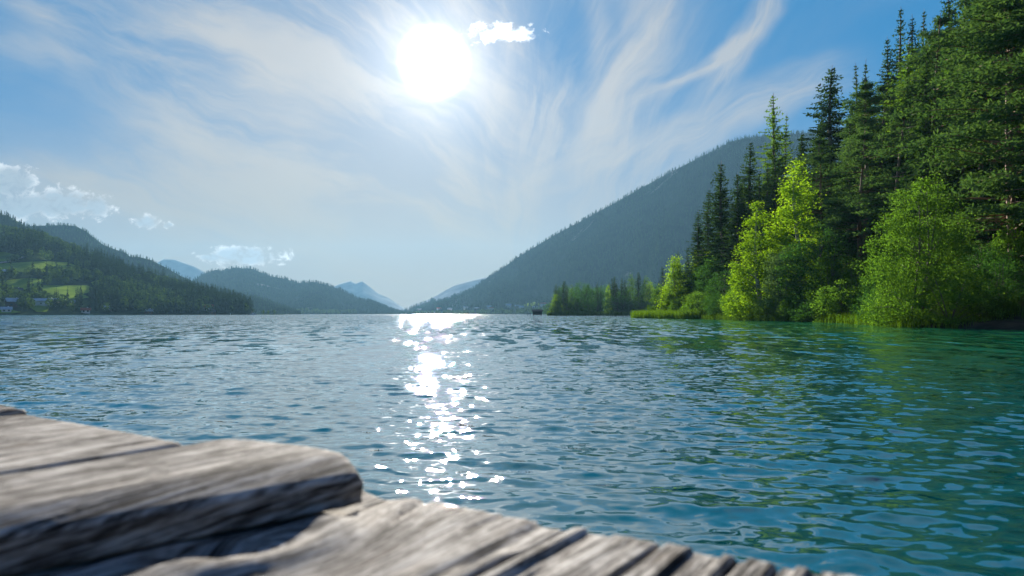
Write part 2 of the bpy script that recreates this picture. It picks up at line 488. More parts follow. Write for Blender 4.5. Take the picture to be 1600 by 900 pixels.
M = dict(
    wood=mat('weathered_wood', m_wood), water=mat('lake_water', m_water),
    birch=leaf_mat('birch_leaves', (0.14, 0.27, 0.012), (0.32, 0.46, 0.03), 0.55),
    alder=leaf_mat('alder_leaves', (0.070, 0.165, 0.028), (0.20, 0.34, 0.05), 0.5),
    mid=leaf_mat('mid_leaves', (0.055, 0.135, 0.02), (0.15, 0.26, 0.035), 0.42),
    willow=leaf_mat('willow_leaves', (0.10, 0.18, 0.085), (0.17, 0.26, 0.13), 0.35),
    dark=leaf_mat('dark_leaves', (0.04, 0.125, 0.035), (0.085, 0.19, 0.045), 0.4),
    spruce=leaf_mat('spruce_needles', (0.030, 0.075, 0.030), (0.075, 0.130, 0.042), 0.30, 0.12, 0.6),
    pine=leaf_mat('pine_needles', (0.050, 0.115, 0.045), (0.115, 0.19, 0.065), 0.33, 0.15, 0.6),
    larch=leaf_mat('larch_needles', (0.075, 0.16, 0.025), (0.14, 0.23, 0.035), 0.45),
    reed=leaf_mat('reed_blades', (0.07, 0.14, 0.014), (0.12, 0.20, 0.02), 0.4),
    farcon=leaf_mat('far_needles', (0.018, 0.045, 0.022), (0.045, 0.080, 0.030), 0.2, 0.2),
    farleaf=leaf_mat('far_leaves', (0.035, 0.075, 0.02), (0.085, 0.14, 0.03), 0.35, 0.2),
    bspruce=bark('spruce_bark', (0.09, 0.075, 0.062), (0.20, 0.175, 0.15)),
    bpine=bark('pine_bark', (0.12, 0.07, 0.045), (0.30, 0.17, 0.10)),
    bbirch=bark('birch_bark', (0.14, 0.13, 0.12), (0.62, 0.60, 0.55), (2, 2, 4)),
    bdark=bark('dark_bark', (0.05, 0.042, 0.035), (0.13, 0.11, 0.09)),
    floor=ground_mat('forest_floor', (0.030, 0.026, 0.018), (0.065, 0.055, 0.035), (0.045, 0.065, 0.02), 0.6, 0.25, (0.5, 0.68)),
    hill=ground_mat('hill_floor', (0.020, 0.040, 0.018), (0.040, 0.062, 0.024), (0.055, 0.09, 0.025), 0.05, 0.02),
    mount=ground_mat('mountain_floor', (0.012, 0.026, 0.014), (0.022, 0.040, 0.018), (0.15, 0.15, 0.135), 0.02, 0.010, (0.62, 0.72)),
    hazedrock=ground_mat('far_rock_hazed', (0.20, 0.21, 0.215), (0.30, 0.31, 0.315), (0.12, 0.14, 0.13), 0.006, 0.004, (0.55, 0.7)),  # rock grey, made paler so the colour carries extra distance haze
    bed=plain('lake_bed', (0.10, 0.12, 0.08), 0.9, 0.3, 0.05),
    meadow=ground_mat('meadow_grass', (0.115, 0.19, 0.028), (0.17, 0.25, 0.035), (0.085, 0.14, 0.03), 0.08, 0.03),
    track=plain('gravel_track', (0.42, 0.36, 0.28), 0.9, 0.25, 0.3),
    white=plain('white_render', (0.78, 0.76, 0.72), 0.7, 0.08, 0.4), timber=plain('brown_timber', (0.13, 0.075, 0.045), 0.75, 0.35, 1.0),
    redroof=plain('red_roof_tiles', (0.34, 0.075, 0.045), 0.75, 0.3, 0.8), greyroof=plain('grey_sheet_roof', (0.42, 0.47, 0.52), 0.4, 0.15, 0.5),
    darkroof=plain('dark_shingle_roof', (0.07, 0.075, 0.08), 0.7, 0.3, 0.6), pane=plain('window_glass', (0.03, 0.04, 0.05), 0.1, 0.1),
    oldwood=plain('tarred_boards', (0.05, 0.048, 0.045), 0.8, 0.35, 1.5), gel=plain('boat_gelcoat', (0.82, 0.82, 0.80), 0.25, 0.05),
    hullblue=plain('boat_dark_hull', (0.05, 0.06, 0.08), 0.4, 0.15), cloth=plain('dark_cloth', (0.06, 0.06, 0.08), 0.8, 0.2), skin=plain('skin', (0.5, 0.3, 0.22), 0.6, 0.1),
)

# ================================================================== ground, lake
g = MB()
g.add([(-2950, -150, -3), (2950, -150, -3), (2950, 5300, -3), (-2950, 5300, -3)], [(0, 1, 2, 3)])
tag(obj('ground', g.mesh('ground', M['bed'])), 'flat lake bed and valley floor under the water', 'ground', kind='structure')


def build_lake():
    c0 = np.array([0.0, -1.8])
    rows = [1.0]
    while rows[-1] < 62: rows.append(rows[-1] * 1.0042)
    while rows[-1] < 320: rows.append(rows[-1] * 1.02)
    while rows[-1] < 4300: rows.append(rows[-1] * 1.05)
    d = np.array(rows)
    a = np.radians(np.concatenate([np.linspace(-88, -47, 40)[:-1], np.linspace(-47, 47, 590), np.linspace(47, 88, 40)[1:]]))
    dd, aa = np.meshgrid(d, a, indexing='ij')
    X = c0[0] + dd * np.sin(aa); Y = c0[1] + dd * np.cos(aa)
    sp = np.maximum(np.gradient(d)[:, None] * np.ones_like(aa), dd * np.gradient(a)[None, :])
    Z = np.zeros_like(X); OX = np.zeros_like(X); OY = np.zeros_like(X)
    r = np.random.default_rng(11)
    n = 120
    L = np.exp(r.uniform(math.log(0.07), math.log(1.1), n))
    amp_mod = 0.55 + 0.9 * fbm2(X / 9.0, Y / 14.0, 5, 3)
    amp_mod2 = 0.55 + 1.0 * fbm2(X / 3.2 + 40, Y / 3.6, 9, 3)
    for i in range(n):
        th = r.normal(0.2, 0.30 if L[i] > 0.28 else 0.6) + math.pi          # travelling towards the jetty
        kx, ky = math.sin(th), math.cos(th)
        k = 2 * math.pi / L[i]
        slope = 0.0168 * (1.3 if 0.09 < L[i] < 0.36 else (0.8 if L[i] < .55 else 0.5))
        A = slope / k
        wgt = np.clip((L[i] / sp - 2.5) / 3.0, 0, 1)
        ph_ = k * (kx * X + ky * Y) + r.uniform(0, 6.283)
        m_ = amp_mod if L[i] > 0.45 else amp_mod2
        s_ = A * wgt * m_
        Z += s_ * np.cos(ph_)
        OX -= s_ * kx * np.sin(ph_); OY -= s_ * ky * np.sin(ph_)
    Vv = np.stack([X + OX, Y + OY, Z], -1).reshape(-1, 3)
    nr, nc = X.shape
    idx = np.arange(nr * nc).reshape(nr, nc)
    Fc = np.stack([idx[:-1, :-1], idx[:-1, 1:], idx[1:, 1:], idx[1:, :-1]], -1).reshape(-1, 4)
    tag(obj('lake', make_mesh('lake', Vv, np.ascontiguousarray(Fc), M['water'], True)), 'rippled blue green lake water with sun glitter', 'lake', kind='structure')


build_lake()


# ================================================================== hills and mountains
class Hill:
    def __init__(s, pts, Df, Dr, p=1.2, rough=8.0, seed=1, z0=-2.5, drop=0.0, nsc=(0.02, 3.0)):
        s.P = np.array(pts, float); s.Df, s.Dr, s.p, s.rough, s.seed, s.z0, s.drop, s.nsc = Df, Dr, p, rough, seed, z0, drop, nsc

    def tab(s, v, px): return np.interp(px, [q[0] for q in v], [q[1] for q in v]) if isinstance(v, (list, tuple)) else np.full_like(px, v, dtype=float)

    def S(s, px, t):
        px = np.asarray(px, float); t = np.asarray(t, float)
        yr = np.interp(px, s.P[:, 0], s.P[:, 1])
        Df, Dr = s.tab(s.Df, px), s.tab(s.Dr, px)
        zr = CAMZ + (HOR - yr) / F * Dr - s.drop
        zr = np.maximum(zr, s.z0)
        D_ = Df + (Dr - Df) * t
        tc = np.clip(t, 0, 1)
        z = s.z0 + (zr - s.z0) * tc ** s.p
        z = z - np.maximum(t - 1, 0) * (zr - s.z0 + 20) * 1.3
        nz = fbm2(px * s.nsc[0], t * s.nsc[1], s.seed, 5) - 0.5
        z = z + nz * 2 * s.rough * np.sin(math.pi * tc) * np.clip((zr - s.z0) / 40, 0, 1)
        return np.stack([(px - 800) / F * D_, D_, z], -1)

    def inv(s, px, py):
        t = np.linspace(0, 1, 240)
        p = s.S(np.full(240, float(px)), t)
        yy = HOR - (p[:, 2] - CAMZ) / p[:, 1] * F
        ok = np.maximum.accumulate(-yy)
        return float(np.interp(-py, ok, t))

    def at(s, px, py):
        return s.S(np.array([float(px)]), np.array([s.inv(px, py)]))[0]

    def build(s, name, m, label, nx=160, nt=60, back=0.7):
        px = np.linspace(s.P[0, 0], s.P[-1, 0], nx)
        t = np.concatenate([np.linspace(0, 1, nt), np.linspace(1.1, 1 + back, 8)])
        A, B = np.meshgrid(px, t, indexing='ij')
        P = s.S(A.ravel(), B.ravel())
        idx = np.arange(nx * len(t)).reshape(nx, len(t))
        Fc = np.stack([idx[:-1, :-1], idx[1:, :-1], idx[1:, 1:], idx[:-1, 1:]], -1).reshape(-1, 4)
        return tag(obj(name, make_mesh(name, P, Fc, m, True)), label, 'mountain' if 'mountain' in name else 'hill', kind='structure')


hA = Hill([(-330, 262), (-150, 300), (0, 353), (55, 360), (104, 380), (137, 389), (165, 402), (192, 413), (220, 424), (247, 432), (275, 439), (302, 448), (330, 457), (357, 463), (385, 473), (400, 481), (408, 492)],
          [(-330, 470), (0, 500), (200, 560), (408, 690)], [(-330, 920), (0, 880), (408, 760)], 1.1, 5.0, 3, drop=9)
hA2 = Hill([(-330, 250), (-120, 285), (0, 325), (16, 330), (41, 345), (77, 363), (102, 378), (150, 410), (230, 470), (260, 490)], 880, 1180, 1.2, 8, 5, drop=10)
hB = Hill([(-100, 360), (20, 352), (52, 349), (100, 348), (118, 349), (135, 358), (160, 378), (180, 386), (197, 391), (204, 398), (215, 397), (235, 402), (255, 412), (280, 426), (305, 437), (340, 447), (400, 460), (440, 474), (480, 490)],
          [(-100, 1150), (480, 1250)], [(-100, 1750), (480, 1500)], 1.15, 18, 8, drop=6)
hC = Hill([(225, 425), (245, 411), (256, 405), (275, 406), (290, 411), (305, 416), (320, 425), (345, 440)], 3900, 4500, 1.2, 20, 12)
hD = Hill([(255, 470), (280, 452), (305, 434), (320, 425), (337, 419), (350, 421), (365, 416), (381, 417), (392, 417), (410, 424), (425, 430), (446, 433), (464, 440), (491, 438), (506, 442), (530, 449), (548, 458), (563, 466), (578, 468), (590, 473), (605, 479), (622, 486), (640, 491)],
          [(255, 1500), (640, 1950)], [(255, 2700), (640, 2300)], 1.5, 22, 15, drop=6)
hE = Hill([(470, 480), (505, 455), (530, 444), (540, 441), (548, 439), (556, 443), (566, 439), (578, 448), (590, 458), (608, 466), (623, 476), (640, 488)], 4100, 4700, 1.2, 15, 21)
hG = Hill([(630, 488), (650, 477), (680, 463), (695, 454), (710, 446), (731, 440), (752, 435), (800, 425), (860, 420)], 3300, 4000, 1.2, 15, 25)
hH = Hill([(622, 488), (644, 479), (660, 473), (674, 467), (690, 467), (720, 470), (760, 480)], 2300, 2700, 1.2, 8, 27, drop=7)
hF = Hill([(630, 490), (645, 485), (665, 476), (695, 466), (715, 458), (740, 448), (761, 431), (782, 418), (806, 401), (830, 386), (860, 368), (885, 354), (910, 341), (960, 314), (1000, 291), (1050, 264), (1100, 239), (1143, 217), (1165, 211), (1190, 209), (1300, 200), (1500, 215)],
          [(630, 2100), (720, 1750), (860, 1300), (1100, 1050), (1500, 900)], [(630, 2500), (760, 2350), (1000, 2000), (1200, 1750), (1500, 1700)], 1.45, 40, 31, drop=7, nsc=(0.035, 2.2))
hA.build('hill_left', M['hill'], 'wooded hill with small meadows rising from the left shore', 200, 60)
hA2.build('hill_left_behind', M['hill'], 'dark forested shoulder behind the left meadow hill', 90, 40)
hB.build('mountain_left', M['mount'], 'blue hazy forested ridge stepping down behind the left hill', 160, 50)
hC.build('mountain_far_left', M['hazedrock'], 'pale distant peak in the gap between the left ridges', 60, 24)
hD.build('mountain_centre_left', M['mount'], 'blue forested mountain sloping down to the middle of the lake', 180, 50)
hE.build('mountain_far_centre', M['hazedrock'], 'faint pale twin peaks beyond the end of the lake', 60, 24)
hG.build('mountain_far_right', M['hazedrock'], 'pale far slope peeping out left of the big mountain', 60, 24)
hH.build('hill_far_centre', M['hill'], 'low hazy wooded hill at the far end of the lake', 60, 24)
hF.build('mountain_right', M['mount'], 'large hazy blue forested mountain rising to the right', 240, 90)


# ------------------------------------------------------------------ tree templates for far woods
def orient(n, r):
    a = r.normal(size=(n, 3)); a /= np.linalg.norm(a, axis=1)[:, None]
    return a


def quads(c, a, b):
    """diamonds: centre c, half axes a and b"""
    V_ = np.stack([c - a, c + b, c + a, c - b], 1).reshape(-1, 3)
    return V_, np.arange(len(V_)).reshape(-1, 4)


def far_conifer(seed, n=90, H=20.0, Rr=3.4):
    r = np.random.default_rng(seed)
    q = r.uniform(0.06, 1, n) ** 0.85
    rad = Rr * (1 - q) ** 0.85 + 0.25
    th = r.uniform(0, 6.283, n)
    out = np.stack([np.cos(th), np.sin(th), np.full(n, -0.35)], -1)
    side = np.stack([-np.sin(th), np.cos(th), np.zeros(n)], -1)
    rr = rad * r.uniform(0.75, 1.1, n)
    c = np.stack([np.cos(th) * rr * 0.5, np.sin(th) * rr * 0.5, q * H], -1)
    c = np.vstack([c, [[0, 0, H * .45]]]); A = np.vstack([out * (rr * 0.55)[:, None], [[0, 0, H * .5]]])
    B = np.vstack([side * (0.35 + rr * 0.26)[:, None] + np.array([0, 0, 0.15]), [[.3, .1, 0]]])
    return quads(c, A, B)


def far_broad(seed, n=110, H=14.0, Rr=5.0):
    r = np.random.default_rng(seed)
    d = orient(n, r)
    lump = 0.75 + 0.5 * vn(d[:, 0] * 2 + seed, d[:, 1] * 2 + d[:, 2] * 2, seed)
    c = d * (Rr * lump * r.uniform(0.75, 1.0, n))[:, None] * np.array([1, 1, 1.05]) + np.array([0, 0, H * 0.58])
    a = np.cross(d, orient(n, r)); a /= np.linalg.norm(a, axis=1)[:, None] + 1e-6
    b = np.cross(d, a)
    s = r.uniform(0.8, 1.5, n)[:, None]
    c = np.vstack([c, [[0, 0, H * .45]]])
    return quads(c, np.vstack([a * s + d * 0.25, [[0, 0, H * .46]]]), np.vstack([b * s * 0.75, [[.35, .1, 0]]]))


def spike(seed, H=16.0, Rr=2.6, tiers=2, n=6):
    r = np.random.default_rng(seed)
    V_, F_ = [], []
    for k in range(tiers):
        z0, z1 = H * (0.05 + 0.42 * k), H * (0.62 + 0.38 * k) if tiers > 1 else H
        R0 = Rr * (1 - 0.4 * k)
        b = len(V_)
        V_.append((0, 0, z1))
        for j in range(n):
            th = 6.283 * j / n + r.uniform(-.2, .2)
            q = R0 * r.uniform(0.65, 1.15)
            V_.append((q * math.cos(th), q * math.sin(th), z0 + r.uniform(-.6, .6)))
        for j in range(n): F_.append((b, b + 1 + j, b + 1 + (j + 1) % n))
    return np.array(V_), np.array(F_)


def scatter(name, tmpl, P, sc, m, label, cat='forest', seed=0, wide=1.0):
    """a far wood that reads as one mass"""
    r = np.random.default_rng(seed)
    Vs, Fs, b = [], [], 0
    pick = r.integers(0, len(tmpl), len(P))
    for k, (TV, TF) in enumerate(tmpl):
        I = np.where(pick == k)[0]
        if not len(I): continue
        th = r.uniform(0, 6.283, len(I)); s = sc[I]
        ww = s * r.uniform(0.8, 1.2, len(I)) * wide
        c, si = np.cos(th) * ww, np.sin(th) * ww
        x = TV[None, :, 0] * c[:, None] - TV[None, :, 1] * si[:, None]
        y = TV[None, :, 0] * si[:, None] + TV[None, :, 1] * c[:, None]
        z = TV[None, :, 2] * s[:, None]
        v = np.stack([x, y, z], -1) + P[I][:, None]
        f = TF[None] + (np.arange(len(I)) * len(TV))[:, None, None] + b
        Vs.append(v.reshape(-1, 3)); Fs.append(f.reshape(-1, TF.shape[1])); b += len(I) * len(TV)
    return tag(obj(name, make_mesh(name, np.concatenate(Vs), np.concatenate(Fs), m)), label, cat, kind='stuff')


spk = [spike(i, tiers=2, n=5) for i in range(5)]
fcon = [far_conifer(50 + i) for i in range(4)]
fbro = [far_broad(70 + i) for i in range(4)]


def wood_on(h, name, n, label, x0, x1, sc=(0.6, 1.1), seed=0, tmax=1.0, tm=spk, m='farcon', rocky=0.0, ridge=0):
    r = np.random.default_rng(seed)
    px = r.uniform(x0, x1, n); t = r.uniform(0.03, tmax, n) ** 0.8
    if ridge:
        px = np.concatenate([px, r.uniform(x0, x1, ridge)]); t = np.concatenate([t, r.normal(0.995, 0.006, ridge)])
    keep = np.ones(len(px), bool)
    if rocky: keep = vn(px * 0.09, t * 22, 77) < 1 - rocky * (t < 0.9)
    px, t = px[keep], t[keep]
    P = h.S(px, t)
    return scatter(name, tm, P, r.uniform(sc[0], sc[1], len(P)), M[m], label, seed=seed)


wood_on(hF, 'forest', 15000, 'spruce forest covering the big hazy mountain on the right', 632, 1330, (0.4, 0.85), 1, rocky=0.22, ridge=500)
wood_on(hB, 'forest', 4200, 'forest on the blue ridge behind the left hill', -60, 470, (0.35, 0.6), 2, ridge=260)
wood_on(hD, 'forest', 7000, 'forest on the blue mountain at centre left', 262, 635, (0.5, 0.85), 3, ridge=220)
wood_on(hA2, 'forest', 1500, 'forest on the dark shoulder behind the left meadow hill', -200, 250, (0.45, 0.8), 4, ridge=160)
wood_on(hH, 'forest', 500, 'wood on the low hazy hill at the end of the lake', 626, 755, (0.7, 1.1), 5, ridge=60)

# ------------------------------------------------------------------ meadows, tracks and woods on the left hill
meadow_polys = [
    ('meadow', 'sunlit meadow patch high on the left hill above the track', [(-60, 400), (5, 394), (36, 402), (20, 408), (-60, 414)]),
    ('meadow', 'long shaded pasture across the middle of the left hill', [(-60, 414), (0, 413), (60, 409), (112, 411), (122, 418), (75, 426), (-60, 425)]),
    ('meadow', 'bright rolling meadow above the lakeside houses on the left', [(-60, 446), (0, 440), (45, 435), (70, 438), (66, 450), (30, 455), (-60, 456)]),
    ('meadow', 'small bright clearing beside the dark wood on the left hill', [(142, 442), (152, 439), (162, 440), (158, 446), (146, 447)]),
    ('meadow', 'shaded field below the bright rolling meadow', [(60, 447), (140, 447), (150, 455), (120, 463), (70, 458)]),
    ('meadow', 'narrow green field among trees over the white long house', [(66, 462), (85, 459), (130, 461), (142, 466), (100, 471), (70, 468)]),
    ('meadow', 'green lawn in front of the white long house', [(44, 480), (60, 478), (78, 480), (74, 488), (58, 489)]),
    ('meadow', 'grassy bank at the left end of the shore', [(-60, 484), (10, 484), (34, 489), (20, 491), (-60, 491)]),
]


def inpoly(x, y, poly):
    c = False; j = len(poly) - 1
    for i in range(len(poly)):
        xi, yi = poly[i]; xj, yj = poly[j]
        if (yi > y) != (yj > y) and x < (xj - xi) * (y - yi) / (yj - yi) + xi: c = not c
        j = i
    return c


def drape(h, name, m, label, poly, lift=0.7, n=14, cat='meadow'):
    """a sheet of grass lying on the hill inside an outline"""
    xs = [p[0] for p in poly]
    V_, F_ = [], []
    cols = np.linspace(min(xs) + .3, max(xs) - .3, n)
    for x in cols:
        ys = []
        j = len(poly) - 1
        for i in range(len(poly)):
            (xi, yi), (xj, yj) = poly[i], poly[j]
            if (xi > x) != (xj > x): ys.append(yi + (yj - yi) * (x - xi) / (xj - xi))
            j = i
        a, b = min(ys), max(ys)
        ta, tb = h.inv(x, a), h.inv(x, b)
        tt = np.linspace(tb, ta, 8)
        P = h.S(np.full(8, x), tt); P[:, 2] += lift
        V_ += P.tolist()
    for i in range(n - 1):
        for k in range(7):
            F_.append((i * 8 + k, (i + 1) * 8 + k, (i + 1) * 8 + k + 1, i * 8 + k + 1))
    return tag(obj(name, make_mesh(name, V_, F_, m, True)), label, cat, kind='structure')


for nm, lb, poly in meadow_polys: drape(hA, nm, M['meadow'], lb, poly)
drape(hA, 'track', M['track'], 'pale gravel track along the high meadow on the left', [(-60, 416), (0, 411), (18, 408), (37, 401.5), (37, 403.5), (19, 410), (0, 413), (-60, 418)], 1.0, 18, 'track')
drape(hF, 'meadow', M['meadow'], 'small bright green meadow under the big mountain beside the village', [(812, 479), (826, 474), (842, 472), (843, 478), (826, 480)], 1.5, 8)

house_spots = [  # px, py(base), length px, kind, label
    (72, 477, 34, 'long', 'long white lakeside house with a pale grey roof on the left shore'),
    (22, 479, 20, 'grey', 'house with a low grey roof left of the long white house'),
    (4, 428, 8, 'white', 'white house at the left picture edge below the upper meadow'),
    (110, 477, 12, 'grey', 'small pale roofed house right of the long white house'),
    (134, 489, 7, 'red', 'tiny brownish boat hut at the water left of the dark wood'),
    (184, 462, 10, 'white', 'white house with grey roof highest in the trees at left'),
    (165, 470, 12, 'grey', 'timber house with grey roof in the trees below the white house'),
    (168, 485, 11, 'white', 'low white house under trees between the lawn and the red roofed house'),
    (326, 486, 15, 'red', 'white house with a red roof at the foot of the wooded hill'),
    (232, 490, 8, 'grey', 'small pale roofed hut on the shore of the dark wood'),
    (26, 459, 14, 'dark', 'dark timber farmhouse among the trees under the rolling meadow'),
    (10, 488, 9, 'white', 'small white cottage on the grassy bank at far left'),
    (332, 491, 9, 'dark', 'dark low boathouse on the shore under the red roofed house'),
]


def house(p, L, kind, label, rz, grp=None):
    o = obj('house', None, loc=p); o.rotation_euler = (0, 0, rz)
    Wd, Hh, rh = L * 0.55, max(2.6, L * (0.2 if kind == 'long' else 0.42)), L * (0.10 if kind == 'long' else 0.22)
    wm = {'long': 'white', 'white': 'white', 'red': 'white', 'grey': 'timber', 'dark': 'timber'}[kind]
    rm = {'long': 'greyroof', 'white': 'greyroof', 'red': 'redroof', 'grey': 'greyroof', 'dark': 'darkroof'}[kind]
    b = MB(); x, y = L / 2, Wd / 2
    b.add([(-x, -y, -2), (x, -y, -2), (x, y, -2), (-x, y, -2), (-x, -y, Hh), (x, -y, Hh), (x, y, Hh), (-x, y, Hh), (-x, 0, Hh + rh), (x, 0, Hh + rh)],
          [(0, 1, 5, 4), (2, 3, 7, 6), (1, 2, 6, 9, 5), (3, 0, 4, 8, 7), (4, 5, 9, 8), (6, 7, 8, 9)])
    obj('wall', b.mesh('wall', M[wm]), o)
    b = MB(); e = 0.8; t_ = 0.35
    for sg in (-1, 1):
        y1, z1 = sg * (y + e), Hh - rh * e / y
        a = [(-x - e, 0, Hh + rh + .05), (x + e, 0, Hh + rh + .05), (x + e, y1, z1 + .05), (-x - e, y1, z1 + .05)]
        up = [(q[0], q[1], q[2] + t_) for q in a]
        b.add(a + up, [(0, 1, 2, 3), (7, 6, 5, 4), (0, 4, 5, 1), (1, 5, 6, 2), (2, 6, 7, 3), (3, 7, 4, 0)])
    rf = obj('roof', b.mesh('roof', M[rm]), o)
    b = MB(); b.box((x * .4, y * .3, Hh + rh * .9), (.8, .8, 2.0)); obj('chimney', b.mesh('chimney', M['white']), rf)
    n = max(2, int(L / 4.5))
    for i in range(n):
        b = MB(); b.box((-x + L * (i + .5) / n, -y - .03, min(1.5, Hh * .55)), (1.4, .12, 1.3)); obj('window', b.mesh('window', M['pane']), o)
    return tag(o, label, 'house', grp)


hp = []
for (px, py, lp, kd, lb) in house_spots:
    P = hA.at(px, py)
    house(P, max(6.0, lp / F * P[1]), kd, lb, math.atan2(-P[0], P[1]) + random.Random(px).uniform(-.3, .3)); hp.append((px, py, lp))

r = np.random.default_rng(21)
cand = []
for i in range(5200):
    px = r.uniform(-190, 406); t = r.uniform(0.0, 1.0) ** 0.9
    cand.append((px, t))
cand += [(r.uniform(-190, 405), r.normal(0.99, 0.01)) for i in range(260)]
# hedgerows and clumps between the meadows
keep = []
cp = np.array(cand); PP = hA.S(cp[:, 0], cp[:, 1]); PY = HOR - (PP[:, 2] - CAMZ) / PP[:, 1] * F
for (px, t), p, py in zip(cand, PP, PY):
    if p[2] < 0.4: continue
    if any(inpoly(px, py, q[2]) or inpoly(px, py - 3, q[2]) for q in meadow_polys): continue
    if any(abs(px - a) < l * .6 and -2 < py - b < 5 for a, b, l in hp): continue
    open_ = px < 150 and py > 396
    if open_ and r.random() < 0.62: continue
    keep.append((px, t, py, p, open_))
near = [k for k in keep if k[4] or k[2] > 478]
near = [near[i] for i in r.permutation(len(near))[:230]]
ids = set(map(id, near))
rest = [k for k in keep if id(k) not in ids]
fcm = [make_mesh('far_spruce', *q, M['farcon']) for q in fcon]
fbmh = [make_mesh('far_broadleaf', *q, M['farleaf']) for q in fbro]
for k in near:
    con = r.random() < 0.38
    o = obj('spruce_tree' if con else 'broadleaf_tree', (fcm if con else fbmh)[r.integers(4)], loc=k[3] - np.array([0, 0, .4]))
    s = r.uniform(0.55, 1.0) if con else r.uniform(0.5, 1.05)
    o.scale = (s * r.uniform(.8, 1.1), s * r.uniform(.8, 1.1), s); o.rotation_euler = (0, 0, r.uniform(0, 6.28))
    if con: tag(o, 'small dark pointed conifer among the meadows and houses on the left hillside', 'tree', 'conifers around the left meadows')
    else: tag(o, 'small rounded leafy tree among the meadows and houses on the left hillside', 'tree', 'leafy trees around the left meadows')
rp = np.array([k[3] for k in rest]); rs = r.uniform(0.6, 1.05, len(rp)); isc = vn(rp[:, 0] * .02, rp[:, 1] * .02, 4) + r.normal(0, .16, len(rp)) > 0.45
scatter('forest', fcon, rp[isc] - np.array([0, 0, .4]), rs[isc], M['farcon'], 'dark conifer forest covering the left hill', seed=31)
scatter('forest', fbro, rp[~isc] - np.array([0, 0, .4]), rs[~isc] * .95, M['farleaf'], 'broadleaf wood mixed into the forest of the left hill', seed=32)

# ------------------------------------------------------------------ far shores: tree belts and village
r = np.random.default_rng(44)


def belt(h, x0, x1, n, t0, t1, s0, s1, seed):
    q = np.random.default_rng(seed); px = q.uniform(x0, x1, n); t = q.uniform(t0, t1, n)
    P = h.S(px, t); P[:, 2] = np.maximum(P[:, 2], 0) - .5
    return P, q.uniform(s0, s1, n)


P, s = belt(hD, 405, 560, 150, 0.03, 0.16, .5, 1.1, 3)
scatter('forest', fbro, P, s, M['farleaf'], 'hazy belt of trees along the far shore left of centre', seed=41)
P, s = belt(hF, 645, 865, 240, 0.0, 0.12, .45, .95, 4)
scatter('forest', fbro, P, s, M['farleaf'], 'hazy belt of village trees along the far shore under the big mountain', seed=42)
for (px, hpx, lb) in [(411, 12, 'leftmost dark tree on the low point beyond the left hill'), (419, 11, 'middle dark tree on the low point beyond the left hill'), (429, 13, 'rightmost dark tree on the low point beyond the left hill')]:
    Y = 720.0; o = obj('broadleaf_tree', fbmh[px % 4], loc=((px - 800) / F * Y, Y, -.4)); k = hpx / F * Y / 19; o.scale = (k * .8, k * .8, k)
    tag(o, lb, 'tree')
lowp = MB(); Y = 720.0
lowp.add([((px - 800) / F * (Y + dy_), Y + dy_, z) for px, dy_, z in [(396, -4, -1), (440, -6, -1), (452, 10, -1), (440, 40, -1), (380, 40, -1), (400, 4, .5), (436, 2, .5), (444, 12, .4), (436, 30, .6), (390, 30, .6)]],
         [(0, 1, 6, 5), (1, 2, 7, 6), (2, 3, 8, 7), (3, 4, 9, 8), (4, 0, 5, 9), (5, 6, 7, 8, 9)])
tag(obj('shore_point', lowp.mesh('shore_point', M['hill'])), 'low wooded point of land beyond the left hill', 'shore', kind='structure')
for (px, hpx, lb) in [(800, 21, 'tall dark spruce standing out in the far village under the big mountain'), (785, 13, 'round tree beside the tall village spruce, on its left'), (821, 13, 'dark tree right of the tall village spruce'),
                      (640, 10, 'slim spruce at the far end of the lake by the rowing boat')]:
    t = 0.03
    p = hF.S(np.array([px]), np.array([t]))[0]; p[2] = max(p[2], 0) - .3
    con = px in (800, 640); k = hpx / F * p[1] / (20 if con else 18)
    o = obj('spruce_tree' if con else 'broadleaf_tree', (fcm if con else fbmh)[px % 4], loc=p); o.scale = (k, k, k); tag(o, lb, 'tree')
vill = [(655, 486, 6), (686, 485, 7), (728, 483, 7), (745, 484, 6), (764, 482, 7), (768, 484, 6), (795, 480, 8), (808, 481, 7), (815, 483, 8), (849, 478, 8), (703, 485, 6), (836, 483, 7)]
for i, (px, py, lp) in enumerate(vill):
    p = hF.at(px, py)
    house(p, max(7, lp / F * p[1]), ['white', 'red', 'white', 'grey'][i % 4], 'tiny pale house of the hazy village under the big mountain', math.atan2(-p[0], p[1]) + (i % 5 - 2) * .2, 'houses of the far village')

# ================================================================== near right bank
XS = np.array([(-60, 30), (0, 27), (20, 26), (35, 25.2), (40, 23.8), (44, 24.6), (55, 27.6), (66, 29.8), (75, 29.2), (81, 28.2), (95, 28.6), (107, 28.6), (118, 27.3), (131, 25.6), (138, 26.5), (400, 27)], float)


def bank_h(X, Y):
    X = np.asarray(X, float); Y = np.asarray(Y, float)
    s = np.minimum(X - np.interp(Y, XS[:, 0], XS[:, 1]), (137 + (X - 26) * 0.30 - Y) * 0.9)
    z = np.where(s < 0, 0.35 * s, 0.30 * (1 - np.exp(-s * 1.6)))
    up = np.maximum(s - 3.2, 0)
    z = z + 0.80 * up * up / (up + 3.0)
    z = z + (fbm2(X * 0.16, Y * 0.16, 4, 4) - 0.5) * np.clip(s / 6, 0, 1) * 2.0
    return np.maximum(z, -2.0)


gx, gy = np.meshgrid(np.linspace(20, 150, 150), np.linspace(-20, 190, 190), indexing='ij')
gz = bank_h(gx, gy)
idx = np.arange(gx.size).reshape(gx.shape)
Fc = np.stack([idx[:-1, :-1], idx[1:, :-1], idx[1:, 1:], idx[:-1, 1:]], -1).reshape(-1, 4)
tag(obj('hillside', make_mesh('hillside', np.stack([gx, gy, gz], -1).reshape(-1, 3), Fc, M['floor'], True)), 'steep wooded bank of brown forest floor on the right shore', 'hillside', kind='structure')


